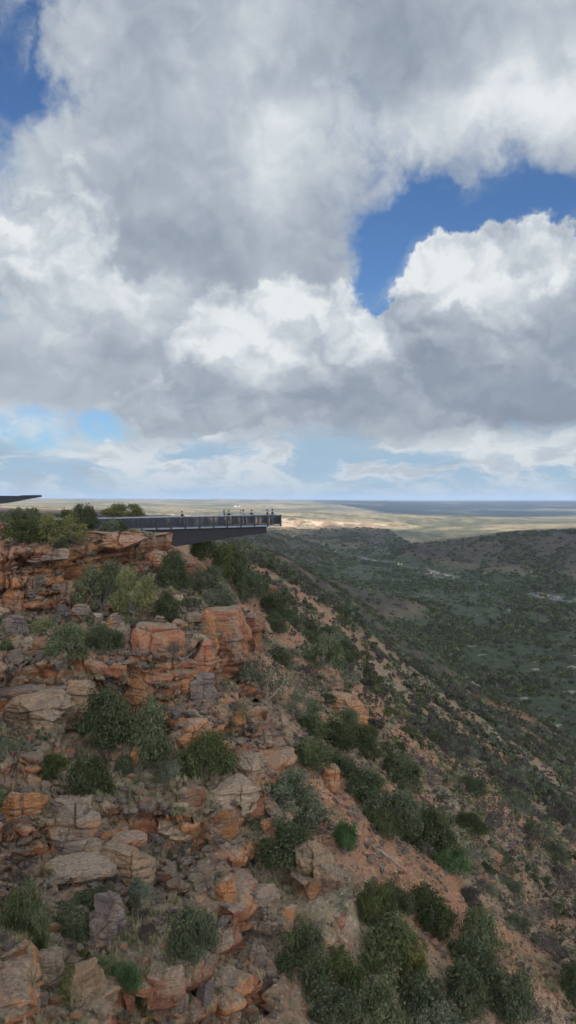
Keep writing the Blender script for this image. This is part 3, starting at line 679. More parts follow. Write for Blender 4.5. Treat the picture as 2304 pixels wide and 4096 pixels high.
# standing blocks and ledges one can pick out: (bearing px, foot px, width px, height px, depth/width, stone, turn, sink, label)
BLOCKS = [
 (167, 704, 62, 74, .9, 'red', 8, .10, 'big square banded red sandstone block standing out of the middle cliff'),
 (137, 716, 32, 38, .9, 'orange', -10, .10, 'upright tan and orange pillar against the left foot of the big square block'),
 (206, 678, 27, 36, .9, 'red', 15, .12, 'narrow red brown pillar right behind the big square block'),
 (204, 712, 26, 38, .8, 'dark', 5, .12, 'dark stained upright rock at the right foot of the big square block'),
 (227, 660, 40, 56, .9, 'red', 20, .12, 'tall split red brown buttress at the right end of the middle cliff'),
 (214, 646, 18, 34, .9, 'orange', 0, .12, 'slim orange rock leaning on the left side of the split buttress'),
 (244, 648, 20, 34, 1.0, 'red', 35, .12, 'low rusty block on the right flank of the split buttress'),
 (181, 753, 38, 30, .8, 'orange', 0, .15, 'bright orange crumbling rock face below the big square block'),
 (183, 730, 34, 10, 1.2, 'pale', 25, .10, 'pale flat slab tilted on top of the bright orange rock'),
 (132, 772, 20, 24, .8, 'orange', 10, .15, 'small standing orange and tan rock in front of the large dark bush'),
 (79, 724, 34, 38, .8, 'tan', -12, .12, 'broad tan block with a flat face left of the large dark bush'),
 (26, 734, 74, 34, .7, 'tan', 4, .12, 'wide smooth tan slab at the left foot of the middle cliff'),
 (30, 703, 70, 20, .8, 'dark', 0, .15, 'dark overhanging ledge above the wide smooth tan slab'),
 (17, 690, 24, 20, 1, 'grey', 18, .12, 'grey cubic boulder on the dark overhanging ledge'),
 (86, 686, 62, 18, .7, 'red', -3, .15, 'long low red ledge left of the big square block'),
 (58, 668, 22, 15, 1, 'grey', 30, .15, 'grey wedge boulder above the long low red ledge'),
 (228, 812, 62, 24, .9, 'pale', -25, .15, 'pale overhanging ledge curving round the nose of the lower cliff'),
 (250, 780, 30, 26, .9, 'pale', -50, .18, 'pale knobbly rock rim above the curving overhang'),
 (190, 818, 40, 26, .8, 'red', -8, .15, 'rounded red brown rock under the lower cliff rim'),
 (214, 848, 30, 34, .7, 'orange', 0, .12, 'vivid orange rock face under the pale overhang'),
 (175, 850, 52, 40, .7, 'tan', 5, .12, 'broad cracked tan face of the lower cliff'),
 (68, 852, 48, 46, .8, 'grey', -5, .12, 'grey block with a black cleft on the lower cliff at the left'),
 (17, 846, 54, 50, .7, 'orange', 12, .12, 'orange slanting block at the left end of the lower cliff'),
 (123, 853, 34, 12, 1, 'red', 12, .15, 'thin red slab above the smooth sandy rock'),
 (92, 862, 30, 16, .9, 'tan', -3, .15, 'square tan block left of the smooth sandy rock'),
 (132, 884, 56, 34, 1.0, 'tan', 15, .35, 'smooth bare sandy coloured rock sloping to the left'),
 (75, 886, 62, 10, .9, 'grey', -14, .15, 'long thin grey slab pointing at the smooth sandy rock'),
 (98, 944, 38, 36, 1.0, 'dark', 10, .25, 'blue grey boulder left of centre among pale rubble'),
 (206, 908, 22, 24, 1.0, 'orange', 0, .15, 'round tan boulder perched below the lower cliff'),
 (262, 944, 38, 48, .8, 'pale', 10, .10, 'tall pale weathered rock left of the vivid standing rock'),
 (284, 940, 16, 30, .9, 'orange', -5, .12, 'rusty orange flank right beside the tall pale weathered rock'),
 (318, 892, 44, 46, .8, 'tan', -12, .22, 'tan standing rock among bushes near the middle'),
 (306, 900, 40, 20, 1, 'orange', 20, .25, 'low orange block at the foot of the tan standing rock'),
 (343, 724, 44, 30, .9, 'orange', 20, .35, 'crumbling orange tan outcrop on the scrubby slope'),
 (330, 792, 24, 24, .9, 'orange', 0, .15, 'small columned orange outcrop between dark bushes'),
 (183, 577, 44, 22, .6, 'red', 40, .25, 'tilted red slab outcrop just right of the walkway root'),
 (196, 583, 24, 18, .7, 'pale', 45, .2, 'pale tilted slab below the walkway'),
 (312, 930, 22, 12, 1, 'grey', 20, .3, 'low grey slab on the pale patch beside the olive tufty shrub'),
 (340, 926, 16, 10, 1, 'red', -15, .3, 'small red brown slab on the pale patch near the thin grey shrub'),
 (322, 950, 18, 10, 1, 'tan', 40, .3, 'small tan slab at the lower end of the pale patch'),
 (272, 612, 14, 26, .9, 'red', 0, .12, 'lone red pinnacle far down among the trees'),
 (106, 548, 66, 16, .8, 'red', -4, .2, 'broad flat red cap slab on the top cliff rim'),
 (152, 548, 30, 15, 1, 'red', 6, .2, 'thin bedded red cap rock under the start of the walkway'),
 (150, 566, 26, 16, 1, 'red', -6, .2, 'rounded red block at the right end of the top cliff'),
 (40, 560, 50, 12, .8, 'grey', 0, .25, 'grey flat blocks edge under the clifftop trees'),
 (32, 604, 22, 26, .9, 'grey', 40, .15, 'square grey faced block leaning on the foot of the top cliff'),
 (8, 610, 22, 24, .9, 'orange', 0, .15, 'clean orange block at the left foot of the top cliff'),
 (66, 606, 20, 22, .8, 'tan', -10, .15, 'tan square block at the foot of the top cliff'),
 (200, 1030, 18, 44, .9, 'dark', 0, .1, 'black upright rock at the bottom edge'),
 (224, 1032, 32, 50, .8, 'grey', 8, .1, 'fluted grey rock column at the bottom edge'),
 (170, 1034, 28, 36, .8, 'grey', -8, .1, 'grey upright rock left of the black one at the bottom edge'),
 (84, 1010, 26, 52, 1.6, 'tan', -40, .3, 'long tan rock spine slanting up from the bottom left'),
 (34, 990, 42, 30, .9, 'pale', 0, .25, 'whitish lumpy boulder near the bottom left corner'),
 (8, 1016, 26, 20, .9, 'pale', 20, .2, 'cream boulder cut by the left edge near the bottom'),
 (262, 985, 26, 30, .8, 'grey', 0, .2, 'grey rock below the tall pale weathered rock'),
 (82, 624, 20, 17, 1, 'grey', 10, .15, 'large grey boulder in the rubble under the wide green tree'),
 (98, 628, 11, 15, .9, 'grey', 30, .15, 'pointed grey boulder standing in the rubble'),
 (113, 630, 13, 17, .9, 'grey', -6, .15, 'upright grey block in the rubble right of the pointed boulder'),
 (66, 621, 14, 13, 1, 'dark', 0, .15, 'dark slanting boulder at the left of the rubble'),
 (123, 648, 13, 19, .9, 'grey', 10, .15, 'light grey boulder above the big square block'),
 (11, 634, 24, 16, 1, 'dark', 25, .2, 'blackish boulder below the clean orange block'),
 (39, 656, 19, 16, 1, 'red', -20, .15, 'reddish wedge boulder left of the round green bush'),
 (25, 650, 13, 10, 1, 'pale', 0, .15, 'small pale boulder beside the reddish wedge boulder'),
 (140, 622, 16, 10, 1, 'grey', 25, .2, 'flat grey boulder right of the rubble heap'),
 (160, 628, 15, 11, 1, 'pale', 60, .2, 'pale broken slab on the rubble slope above the big square block'),
 (192, 628, 16, 12, 1, 'grey', 15, .2, 'grey slab just left of the split buttress'),
]
rock_spots = []
def place_block(k, px, foot, w, h, dr, stone, turn, sink, label):
    sink = sink + .08; w = w * 1.08; dr = dr * 1.15
    p, i, j = ground_at(px, min(foot, 1150)); sc = p.y / F
    ww, hh = w * sc, h * sc * (1 + sink)
    n = 44 if max(w, h) > 36 else 26
    me = rock_mesh('boulder', 500 + k * 7, (ww, max(ww * dr, hh * .45), hh), n, 10.0 if stone != 'pale' else 6, 15, True, MR[stone], .62)
    o = link('boulder', me); o.location = p + Vector((0, ww * dr * .38, -hh * sink)); o.rotation_euler = (0, 0, R(turn))
    rock_spots.append((p.x, p.y + ww * dr * .38, ww * .5))
    tag(o, label, 'rock', None, 'thing'); return o
for k, b in enumerate(BLOCKS): place_block(k, *b)
# loose boulders, and the rubble nobody could count
BV = [rock_mesh('boulder', 900 + k, (1, r_[0], r_[1]), 10, 7, 11, False, None, .5) for k, r_ in enumerate([(.8, .6), (1.1, .5), (.7, .8), (.9, .35), (1.2, .7), (.8, .5), (.6, .6), (1, .45)])]
STN = ['red', 'grey', 'pale', 'tan', 'dark', 'orange']
BVM = {}
for st in STN:
    for k, me in enumerate(BV):
        c = me.copy(); c.materials.clear(); c.materials.append(MR[st]); BVM[st, k] = c
LAND = [('the walkway', 200, 522), ('the clifftop trees', 50, 522), ('the top cliff', 100, 560), ('the wide green tree', 115, 596), ('the rubble heap', 95, 625), ('the round green bush', 66, 640), ('the big square block', 167, 668),
        ('the split buttress', 227, 632), ('the trees below the walkway', 225, 565), ('the large dark bush', 115, 728), ('the wide tan slab', 26, 715), ('the bright orange rock', 181, 738), ('the pale curving overhang', 228, 795),
        ('the slanting orange block', 17, 820), ('the smooth sandy rock', 132, 865), ('the big grey green bush', 292, 800), ('the tan standing rock', 318, 855), ('the tall pale rock', 262, 920), ('the bright green shrub', 110, 976),
        ('the fallen dead log', 388, 862), ('the crumbling outcrop', 343, 708), ('the bushy green dome', 323, 655), ('the red scree', 540, 860), ('the bottom right bushes', 480, 935), ('the valley floor', 480, 700), ('the long rock spine', 84, 985), ('the black upright rock', 198, 1005), ('the red lower slope', 440, 690)]
def where(px, py):
    n, lx, ly = min(LAND, key=lambda l: (l[1] - px) ** 2 + (l[2] - py) ** 2 * 1.3)
    dx, dy = px - lx, py - ly
    far = math.hypot(dx, dy) > 45
    if abs(dx) > abs(dy) * 1.8: r = 'right of' if dx > 0 else 'left of'
    elif abs(dy) > abs(dx) * 1.8: r = 'below' if dy > 0 else 'above'
    else: r = ('below and ' if dy > 0 else 'above and ') + ('right of' if dx > 0 else 'left of')
    return ('well ' if far else 'just ') + r + ' ' + n
TOLABEL = []     # (object, kind words, px, py, category, plural)
def settle_labels():
    by = {}
    for t in TOLABEL: by.setdefault((t[4], t[1] + ' ' + where(t[2], t[3])), []).append(t)
    for (cat, lab), ts in by.items():
        ts.sort(key=lambda t: t[2])
        words = {1: [''], 2: ['leftmost of two: ', 'rightmost of two: '], 3: ['leftmost of three: ', 'middle of three: ', 'rightmost of three: ']}.get(len(ts))
        for i, t in enumerate(ts):
            l = (words[i] if words else '') + lab
            while len(l.split()) > 16: l = ' '.join(l.split()[1:])
            tag(t[0], l, cat, t[5], 'thing')
def pick_ground(n, ok, x0=-.40, x1=.40, y0=12, y1=80):
    """random spots, even by ground area"""
    i0, i1 = np.searchsorted(T, x0), np.searchsorted(T, x1)
    sx = np.abs(np.diff(X[i0:i1 + 1, :], axis=0)); sy = np.abs(np.diff(Y[i0:i1, :], axis=1)); dz = np.abs(np.diff(Z[i0:i1, :], axis=1))
    area = sx[:, :-1] * np.hypot(sy, dz * .5)
    wgt = area * ok[i0:i1, :-1] * ((Y[i0:i1, :-1] > y0) & (Y[i0:i1, :-1] < y1))
    c = np.cumsum(wgt.ravel()); k = np.searchsorted(c, rng.random(n) * c[-1]).clip(0, c.size - 1)
    i = k // wgt.shape[1] + i0; j = k % wgt.shape[1]
    return i, j
SLOPEN = NRM[..., 2]
flat_ok = sstep(.55, .8, SLOPEN)
leftish = 1 - sstep(0, 6, X - np.interp(Y, [8, 30, 48, 62, 78, 90], [3, 1, 1, -2, -9, -14]))
gi, gj = pick_ground(210, (.25 + .75 * flat_ok) * (.12 + leftish), -.37, .37, 14, 78)
for k in range(len(gi)):
    p = Vector(P3[gi[k], gj[k]]); s = (.35 + .95 * random.random() ** 2) * (1.0 if p.x < 0 else .75)
    px, py = CX + p.x / p.y * F, HY - p.z / p.y * F
    if py > 1030: continue
    st = random.choice(['red', 'red', 'grey', 'grey', 'tan', 'dark', 'dark', 'orange'] if p.x < 0 else ['grey', 'pale', 'tan', 'red'])
    o = link('boulder', BVM[st, random.randrange(8)]); o.location = p - Vector((0, 0, .26 * s)); o.scale = (s, s, s * random.uniform(.8, 1.2)); o.rotation_euler = (random.uniform(-.25, .25), random.uniform(-.25, .25), random.uniform(0, 6.28))
    w = {'red': 'red', 'grey': 'grey', 'pale': 'pale', 'tan': 'tan', 'dark': 'dark', 'orange': 'orange'}[st]
    TOLABEL.append((o, ('small ' if s < .7 else 'large ' if s > 1.05 else '') + w + ' boulder', px, py, 'rock', 'loose boulders on the ledges and slope'))
def scatter_mesh(name, bases, pos, scl, rot, mats, midx, squash=None, attr=None):
    """many small pieces nobody could count, as one mesh"""
    VV_, FF_, MM_ = [], [], []; off = 0
    for b, (bv, bf) in enumerate(bases):
        m = midx[:, 0] == b
        if not m.any(): continue
        n = m.sum(); c, s_ = np.cos(rot[m]), np.sin(rot[m])
        v = bv[None] * scl[m][:, None, None]
        if squash is not None: v = v * np.stack([np.ones(n), np.ones(n), squash[m]], -1)[:, None, :]
        x = v[..., 0] * c[:, None] - v[..., 1] * s_[:, None]; y = v[..., 0] * s_[:, None] + v[..., 1] * c[:, None]
        w = np.stack([x, y, v[..., 2]], -1) + pos[m][:, None, :]
        f = bf[None] + (np.arange(n) * len(bv))[:, None, None] + off
        VV_.append(w.reshape(-1, 3)); FF_.append(f.reshape(-1, 4)); MM_.append(np.repeat(midx[m][:, 1], len(bf))); off += n * len(bv)
    me = np_mesh(name, np.concatenate(VV_), np.concatenate(FF_), False, None, mats)
    me.polygons.foreach_set('material_index', np.concatenate(MM_).astype(np.int32)); me.update()
    return link(name, me)
def mesh_np(me):
    v = np.zeros(len(me.vertices) * 3, np.float32); me.vertices.foreach_get('co', v)
    f = np.zeros(len(me.loops), np.int32); me.loops.foreach_get('vertex_index', f); return v.reshape(-1, 3), f.reshape(-1, 4)
RB = [mesh_np(rock_mesh('rubble', 1200 + k, (1, .8, .55), 2, 6, 9, False, None, .5)) for k in range(6)]
gi, gj = pick_ground(46000, (.2 + .8 * flat_ok) * (.65 + .7 * leftish), -.42, .42, 13, 75)
pos = P3[gi, gj]; n = len(gi); sz = .06 + .58 * rng.random(n) ** 3.2
hotspot = sstep(.0, .4, fbm(pos[:, 0] / 4, pos[:, 1] / 4, pos[:, 2] * 0, 3, 301) + .15); sz *= .6 + .6 * hotspot
pos = pos - np.stack([0 * sz, 0 * sz, sz * .12], -1)
o = scatter_mesh('rubble', RB, pos, sz, rng.random(n) * 6.28, [MR[s] for s in ('red', 'grey', 'pale', 'tan', 'dark')], np.stack([rng.integers(0, 6, n), rng.choice([0, 1, 1, 1, 3, 4, 4], n)], -1))
tag(o, 'loose stones strewn over the ledges and the scree', 'rubble', kind='stuff')
# ------------------------------------------------------------------ plants
def leaf_material(name, a, b, trans=.25):
    m, N = new_mat(name)
    oi = N.new('ShaderNodeObjectInfo'); g = N.new('ShaderNodeNewGeometry'); P = g.outputs['Position']
    n1 = N.noise(P, 1.1, 3, .6); n2 = N.noise(P, 7.0, 2, .6)
    col = N.mix(N.ramp(N.math('ADD', N.math('MULTIPLY', n1, .6), N.math('MULTIPLY', n2, .4)), .36, .64), a, b)
    hs = N.new('ShaderNodeHueSaturation'); N.put(hs.inputs['Color'], col)
    N.put(hs.inputs['Value'], N.math('MULTIPLY_ADD', oi.outputs['Random'], .5, .75)); N.put(hs.inputs['Saturation'], N.math('MULTIPLY_ADD', oi.outputs['Random'], -.25, 1.05))
    d = N.new('ShaderNodeBsdfDiffuse'); N.put(d.inputs[0], hs.outputs[0]); t = N.new('ShaderNodeBsdfTranslucent'); N.put(t.inputs[0], hs.outputs[0])
    mx = N.new('ShaderNodeMixShader'); mx.inputs[0].default_value = trans; N.l.new(d.outputs[0], mx.inputs[1]); N.l.new(t.outputs[0], mx.inputs[2])
    o = N.new('ShaderNodeOutputMaterial'); N.l.new(mx.outputs[0], o.inputs[0]); return m
ML = dict(green=leaf_material('leaves_green', (.055, .064, .025), (.112, .117, .048)), dark=leaf_material('leaves_dark', (.040, .048, .023), (.084, .090, .040)),
          grey=leaf_material('leaves_grey_green', (.068, .078, .046), (.140, .143, .088)), olive=leaf_material('leaves_olive', (.085, .090, .030), (.20, .175, .060)),
          bright=leaf_material('leaves_bright', (.042, .068, .024), (.085, .125, .042)), brown=leaf_material('leaves_dry', (.048, .040, .034), (.108, .084, .066)),
          yellow=leaf_material('flowers_yellow', (.40, .30, .02), (.55, .45, .03)))
mb_, N_ = new_mat('bark'); g_ = N_.new('ShaderNodeNewGeometry'); finish(N_, N_.mix(N_.ramp(N_.noise(g_.outputs['Position'], 9, 4, .6), .3, .7), (.10, .08, .065), (.24, .21, .18)), .95)
M_BARK = mb_
mw_, N_ = new_mat('dead_wood'); g_ = N_.new('ShaderNodeNewGeometry'); finish(N_, N_.mix(N_.ramp(N_.noise(g_.outputs['Position'], 12, 4, .6), .3, .7), (.11, .095, .08), (.25, .215, .18)), .95)
M_DEAD = mw_
def leaf_cloud(seed, nclump, nleaf, leaf, hw, base_gap=.08, loose=0.0):
    """crown one unit wide, hw tall: clumps of leaf sprays through its volume; returns quads and the clump centres"""
    r = np.random.default_rng(seed)
    C_, RAD = [], []
    lob = 1 + .36 * np.sin(r.uniform(1, 3) * np.linspace(0, 6.28, 64) + r.uniform(0, 6.28))
    while len(C_) < nclump:
        p = r.uniform(-1, 1, 3); p[2] = abs(p[2])
        ph = int((math.atan2(p[1], p[0]) + math.pi) / 6.2832 * 63); rr = math.hypot(p[0], p[1]) / lob[ph]
        e = rr ** 2 + p[2] ** 2
        if e > .86 or e < .12 or (e < .4 and r.random() < .6): continue
        C_.append((p[0] * .46, p[1] * .46, base_gap * hw + p[2] * .80 * hw * r.uniform(.8, 1.1))); RAD.append(r.uniform(.065, .155))
    C_ = np.array(C_); RAD = np.array(RAD)
    k = r.choice(nclump, nleaf, p=RAD ** 2 / (RAD ** 2).sum())
    d = r.normal(size=(nleaf, 3)); d[:, 2] += .35; d /= np.linalg.norm(d, axis=1, keepdims=True)
    rad = RAD[k] * (r.random(nleaf) ** .45) * (1 + loose * r.random(nleaf) ** 3)
    c = C_[k] + d * rad[:, None] * np.array([1, 1, .8 * min(1.2, hw + .35)])
    c[:, 2] = np.maximum(c[:, 2], .02)
    nn = d * .7 + r.normal(size=(nleaf, 3)) * .6; nn /= np.linalg.norm(nn, axis=1, keepdims=True)
    a = np.cross(nn, r.normal(size=(nleaf, 3))); a /= np.linalg.norm(a, axis=1, keepdims=True); b = np.cross(nn, a)
    s1 = leaf * r.uniform(.6, 1.4, nleaf)[:, None]; s2 = s1 * r.uniform(.28, .6, nleaf)[:, None]
    V = np.stack([c - a * s1, c - b * s2 * .9 + a * s1 * .1, c + a * s1, c + b * s2 + a * s1 * .1], 1).reshape(-1, 3)
    return V, np.arange(nleaf * 4).reshape(-1, 4), C_
def stems(seed, C_, n, r0, trunk_h=0.0):
    r = random.Random(seed); b = MB(); idx = list(range(len(C_))); r.shuffle(idx)
    if trunk_h:
        b.rod((0, 0, -.08), (.02, .01, trunk_h * .6), r0 * 2.0, r0 * 1.6, 7); b.rod((.02, .01, trunk_h * .58), (0, .02, trunk_h), r0 * 1.6, r0 * 1.3, 7)
    for i in idx[:n]:
        c = Vector(C_[i]) * r.uniform(1.0, 1.22); q = Vector((r.uniform(-.04, .04), r.uniform(-.04, .04), trunk_h - .05 if not trunk_h else trunk_h * r.uniform(.6, 1)))
        m = q.lerp(c, .5) + Vector((r.uniform(-.04, .04), r.uniform(-.04, .04), -.03))
        b.rod(q, m, r0, r0 * .7, 5); b.rod(m, c, r0 * .7, r0 * .3, 5)
    return b
class Kind:
    def __init__(s, seed, nclump, nleaf, leaf, hw, trunk=0.0, loose=0.0, nstem=9, gap=.08, flower=0):
        V, Fc, C_ = leaf_cloud(seed, nclump, nleaf, leaf, hw, gap if not trunk else trunk / hw + .02, loose)
        s.leaf = {k: np_mesh('foliage', V, Fc, False, None, [m]) for k, m in ML.items() if k != 'yellow'}
        s.stem = stems(seed, C_, nstem, .013, trunk).mesh('stems', (M_BARK,)); s.hw = hw; s.np = (V, Fc)
BUSH = [Kind(2000 + k, random.randint(44, 60), 7800, .024, random.choice([.55, .62, .7, .78]), loose=1.4, nstem=18) for k in range(7)]       # broad near bushes
SPARSE = [Kind(2100 + k, 24, 1900, .021, random.choice([.6, .75, .9]), loose=1.6, nstem=16) for k in range(4)]                      # thin, twiggy ones
MIDB = [Kind(2200 + k, 24, 1500, .042, random.choice([.6, .7, .8]), loose=.7) for k in range(7)]                                      # further off
TREE = [Kind(2300 + k, 46, 8000, .021, h_, trunk=t_, loose=.5, nstem=12) for k, (h_, t_) in enumerate([(.62, .14), (.58, .12), (.72, .16), (.55, .10)])]
def place_plant(kind, tint, pos, width, height, name='shrub', leafname='foliage', stemname='stems', whole=False):
    k = kind
    root = empty(name, pos, random.uniform(0, 6.28)); root.scale = (width, width, height / k.hw)
    a = bpy.data.objects.new(leafname, k.leaf[tint]); COL.objects.link(a); a.parent = root
    b = bpy.data.objects.new(stemname, k.stem); COL.objects.link(b); b.parent = root
    return root
# plants one can pick out: left, right, top, foot (px), look, tint, label
PL = [
 (4, 42, 507, 532, 'T', 'green', 'green rounded tree at the back left of the clifftop'),
 (0, 40, 519, 546, 'T', 'green', 'low spreading green tree at the left end of the clifftop'),
 (30, 77, 518, 548, 'T', 'olive', 'light olive green tree crowning the cliff edge'),
 (46, 66, 533, 556, 'B', 'grey', 'dark grey green bush hanging over the cliff edge'),
 (56, 80, 512, 538, 'T', 'green', 'small green tree behind the light olive tree'),
 (71, 98, 508, 534, 'T', 'dark', 'dark dense tree left of the walkway start'),
 (96, 140, 504, 522, 'T', 'olive', 'yellowish olive tree behind the walkway railing'),
 (88, 112, 518, 536, 'B', 'grey', 'grey green bush on the cliff edge left of the railing'),
 (106, 128, 517, 536, 'B', 'dark', 'dark bush on the cliff edge where the railing starts'),
 (120, 137, 529, 542, 'B', 'grey', 'small grey bush under the first railing posts'),
 (75, 122, 568, 618, 'T', 'green', 'wide green tree growing in front of the top cliff'),
 (108, 156, 574, 622, 'T', 'olive', 'yellow tinged tree right beside the wide green tree'),
 (153, 181, 588, 626, 'B', 'dark', 'dark loose bush right of the yellow tinged tree'),
 (46, 88, 624, 658, 'B', 'green', 'round green bush in the rubble at the left'),
 (84, 118, 624, 654, 'B', 'dark', 'dark green bush touching the round green bush'),
 (28, 50, 618, 634, 'B', 'olive', 'low grassy olive bush above the round green bush'),
 (128, 160, 620, 638, 'B', 'brown', 'low dull bush on top of the big square block'),
 (158, 192, 549, 590, 'B', 'dark', 'dark bush hanging under the walkway root'),
 (186, 216, 540, 562, 'T', 'green', 'leafy green tree directly under the walkway beam'),
 (208, 244, 548, 580, 'T', 'green', 'big rounded green tree below the walkway'),
 (190, 224, 566, 600, 'T', 'grey', 'grey green tree lower down below the walkway'),
 (222, 252, 560, 592, 'T', 'dark', 'dark tree right of the big rounded tree'),
 (236, 266, 574, 606, 'T', 'dark', 'dark dome shaped tree above the lone pinnacle'),
 (258, 290, 588, 620, 'B', 'dark', 'dark bush beside the lone red pinnacle'),
 (206, 236, 584, 610, 'B', 'grey', 'greyish bush above the split buttress'),
 (262, 288, 612, 634, 'B', 'dark', 'dark bush below the lone red pinnacle'),
 (305, 341, 640, 674, 'T', 'green', 'bushy green dome alone on the middle slope'),
 (72, 128, 692, 756, 'B', 'dark', 'large dark bush filling the ledge under the middle cliff'),
 (110, 157, 700, 762, 'B', 'green', 'tall green bush joined to the large dark bush'),
 (100, 128, 668, 700, 'S', 'grey', 'thin grey green shrub hanging on the middle cliff'),
 (38, 68, 754, 782, 'B', 'green', 'green bush at the left of the lower ledge'),
 (66, 108, 756, 802, 'B', 'dark', 'dull dark bush on the rim of the lower cliff'),
 (160, 186, 756, 786, 'S', 'grey', 'wispy grey shrub below the bright orange rock'),
 (182, 230, 740, 786, 'B', 'green', 'rounded green bush near the right end of the lower ledge'),
 (228, 252, 700, 730, 'S', 'green', 'thin green shrub on the pale stony shoulder'),
 (236, 286, 656, 704, 'S', 'grey', 'sparse grey green shrub right of the split buttress'),
 (268, 320, 684, 720, 'S', 'grey', 'twiggy grey shrub left of the crumbling outcrop'),
 (252, 332, 776, 834, 'B', 'grey', 'big grey green bush in the gully'),
 (236, 308, 826, 872, 'B', 'dark', 'broad dark bush below the big grey green bush'),
 (306, 326, 862, 894, 'B', 'bright', 'small bright green shrub at the tan standing rock'),
 (334, 356, 820, 852, 'B', 'bright', 'fresh green shrub right of the tan standing rock'),
 (0, 42, 884, 956, 'B', 'green', 'large green bush at the left edge near the bottom'),
 (124, 146, 880, 910, 'B', 'grey', 'small grey green bush below the smooth sandy rock'),
 (160, 210, 910, 964, 'B', 'dark', 'dull dark bush at lower middle below the round tan boulder'),
 (96, 124, 962, 992, 'B', 'bright', 'bright green shrub near the bottom left'),
 (54, 84, 968, 1000, 'B', 'olive', 'olive bush beside the long rock spine'),
 (80, 92, 946, 960, 'B', 'olive', 'tiny shrub with yellow flowers beside the blue grey boulder'),
 (236, 262, 876, 906, 'B', 'brown', 'dark leafless looking shrub above the tall pale rock'),
 (296, 330, 712, 738, 'B', 'green', 'green bush below the crumbling outcrop'),
 (318, 352, 722, 752, 'B', 'dark', 'dark bush right below the crumbling outcrop'),
 (346, 384, 726, 760, 'B', 'dark', 'dark dome bush on the slope right of the outcrop'),
 (292, 330, 738, 770, 'B', 'green', 'green bush above the big grey green bush'),
 (340, 384, 768, 804, 'B', 'dark', 'dark bush right of the small columned outcrop'),
 (356, 386, 786, 816, 'B', 'bright', 'fresh green bush between two dark bushes'),
 (376, 420, 756, 790, 'B', 'dark', 'dark bush at the edge of the red scree'),
 (362, 420, 794, 840, 'B', 'dark', 'wide dark bush above the fallen dead log'),
 (402, 452, 806, 856, 'B', 'dark', 'tall dark bush right of the wide dark one'),
 (436, 468, 846, 876, 'B', 'bright', 'bright green bush at the edge of the bare scree'),
 (366, 400, 812, 838, 'B', 'green', 'green bush close above the fallen dead log'),
 (326, 350, 892, 916, 'S', 'grey', 'thin grey shrub on the pale patch below the tan standing rock'),
 (300, 328, 912, 938, 'S', 'olive', 'low olive tufty shrub on the pale patch right of the tall pale rock'),
 (350, 388, 886, 924, 'B', 'green', 'green bush below the fallen dead log'),
 (376, 412, 884, 920, 'B', 'dark', 'dark bush right below the fallen dead log'),
 (408, 458, 890, 936, 'B', 'dark', 'big dark bush in the middle of the lower right thicket'),
 (458, 506, 912, 958, 'B', 'green', 'green domed bush on the right of the lower thicket'),
 (450, 496, 942, 982, 'B', 'dark', 'dark bush under the green domed bush'),
 (352, 418, 922, 972, 'B', 'green', 'broad green bush right of bottom centre'),
 (392, 426, 934, 982, 'B', 'olive', 'olive tinted bush beside the broad green bush'),
 (276, 330, 932, 984, 'B', 'dark', 'dark bush right of the tall pale rock'),
 (318, 362, 954, 996, 'B', 'green', 'green bush at bottom centre'),
 (296, 352, 986, 1040, 'B', 'dark', 'dark bush cut by the bottom edge at the middle'),
 (340, 400, 990, 1046, 'B', 'green', 'green bush cut by the bottom edge right of the middle'),
 (396, 440, 976, 1022, 'B', 'dark', 'dark bush low down right of the middle'),
 (440, 490, 968, 1012, 'B', 'dark', 'dull bush near the bottom of the lower thicket'),
 (480, 536, 976, 1030, 'B', 'dark', 'dark bush furthest right of the lower thicket'),
 (400, 460, 1004, 1060, 'B', 'grey', 'grey green bush cut by the bottom edge'),
 (536, 566, 936, 962, 'S', 'brown', 'brown thin shrub on the bare scree near the right edge'),
 (470, 510, 800, 826, 'S', 'brown', 'brownish thin shrub on the upper scree'),
 (490, 520, 856, 880, 'S', 'brown', 'greyish dry shrub alone on the scree'),
 (516, 552, 828, 848, 'S', 'brown', 'dull dry shrub high on the bare scree'),
 (524, 556, 1000, 1030, 'S', 'brown', 'dry shrub at the bottom right corner'),
 (560, 590, 960, 1000, 'B', 'dark', 'dark bush cut by the right edge near the bottom'),
]
FIELD = []   # plan position and radius of what already stands there
def clear(x, y, r):
    for (a, b, c) in FIELD:
        if (a - x) ** 2 + (b - y) ** 2 < (c + r) ** 2 * .55: return False
    return True
NPLANT = 0
for (l, r_, t, b, look, tint, lab) in PL:
    cx = (l + r_) / 2; p, i, j = ground_at(cx, b); sc = p.y / F
    w, h = (r_ - l) * sc * 1.1, (b - t) * sc * 1.04
    kk = random.choice({'T': TREE, 'B': BUSH, 'S': SPARSE}[look]) if (r_ - l) > 18 or look != 'B' else random.choice(MIDB)
    p = p + Vector((0, w * .22, 0)); p.z = max(p.z - .05, ground_z(p.x, p.y) - .4) if look != 'T' else p.z - .05
    if look == 'T': o = place_plant(kk, tint, p, w, h, 'tree', 'crown', 'trunk')
    else: o = place_plant(kk, tint, p, w, h)
    tag(o, lab, 'tree' if look == 'T' else 'shrub', 'trees and bushes of the gorge rim', 'thing'); FIELD.append((p.x, p.y, w / 2)); NPLANT += 1
    if 'yellow flowers' in lab:
        V, Fc, _ = leaf_cloud(77, 12, 160, .035, .7); f = link('flowers', np_mesh('flowers', V * np.array([1.04, 1.04, 1.06]), Fc, False, None, [ML['yellow']])); f.parent = o
for (a_, b_, c_) in rock_spots: FIELD.append((a_, b_, c_ * .6))
for (px_, py_) in ((374, 851), (382, 857), (390, 863), (398, 869), (405, 875), (384, 873), (368, 846), (388, 884), (396, 884), (404, 888), (376, 866)):
    q_, _, _ = ground_at(px_, py_); FIELD.append((q_.x, q_.y, .9))
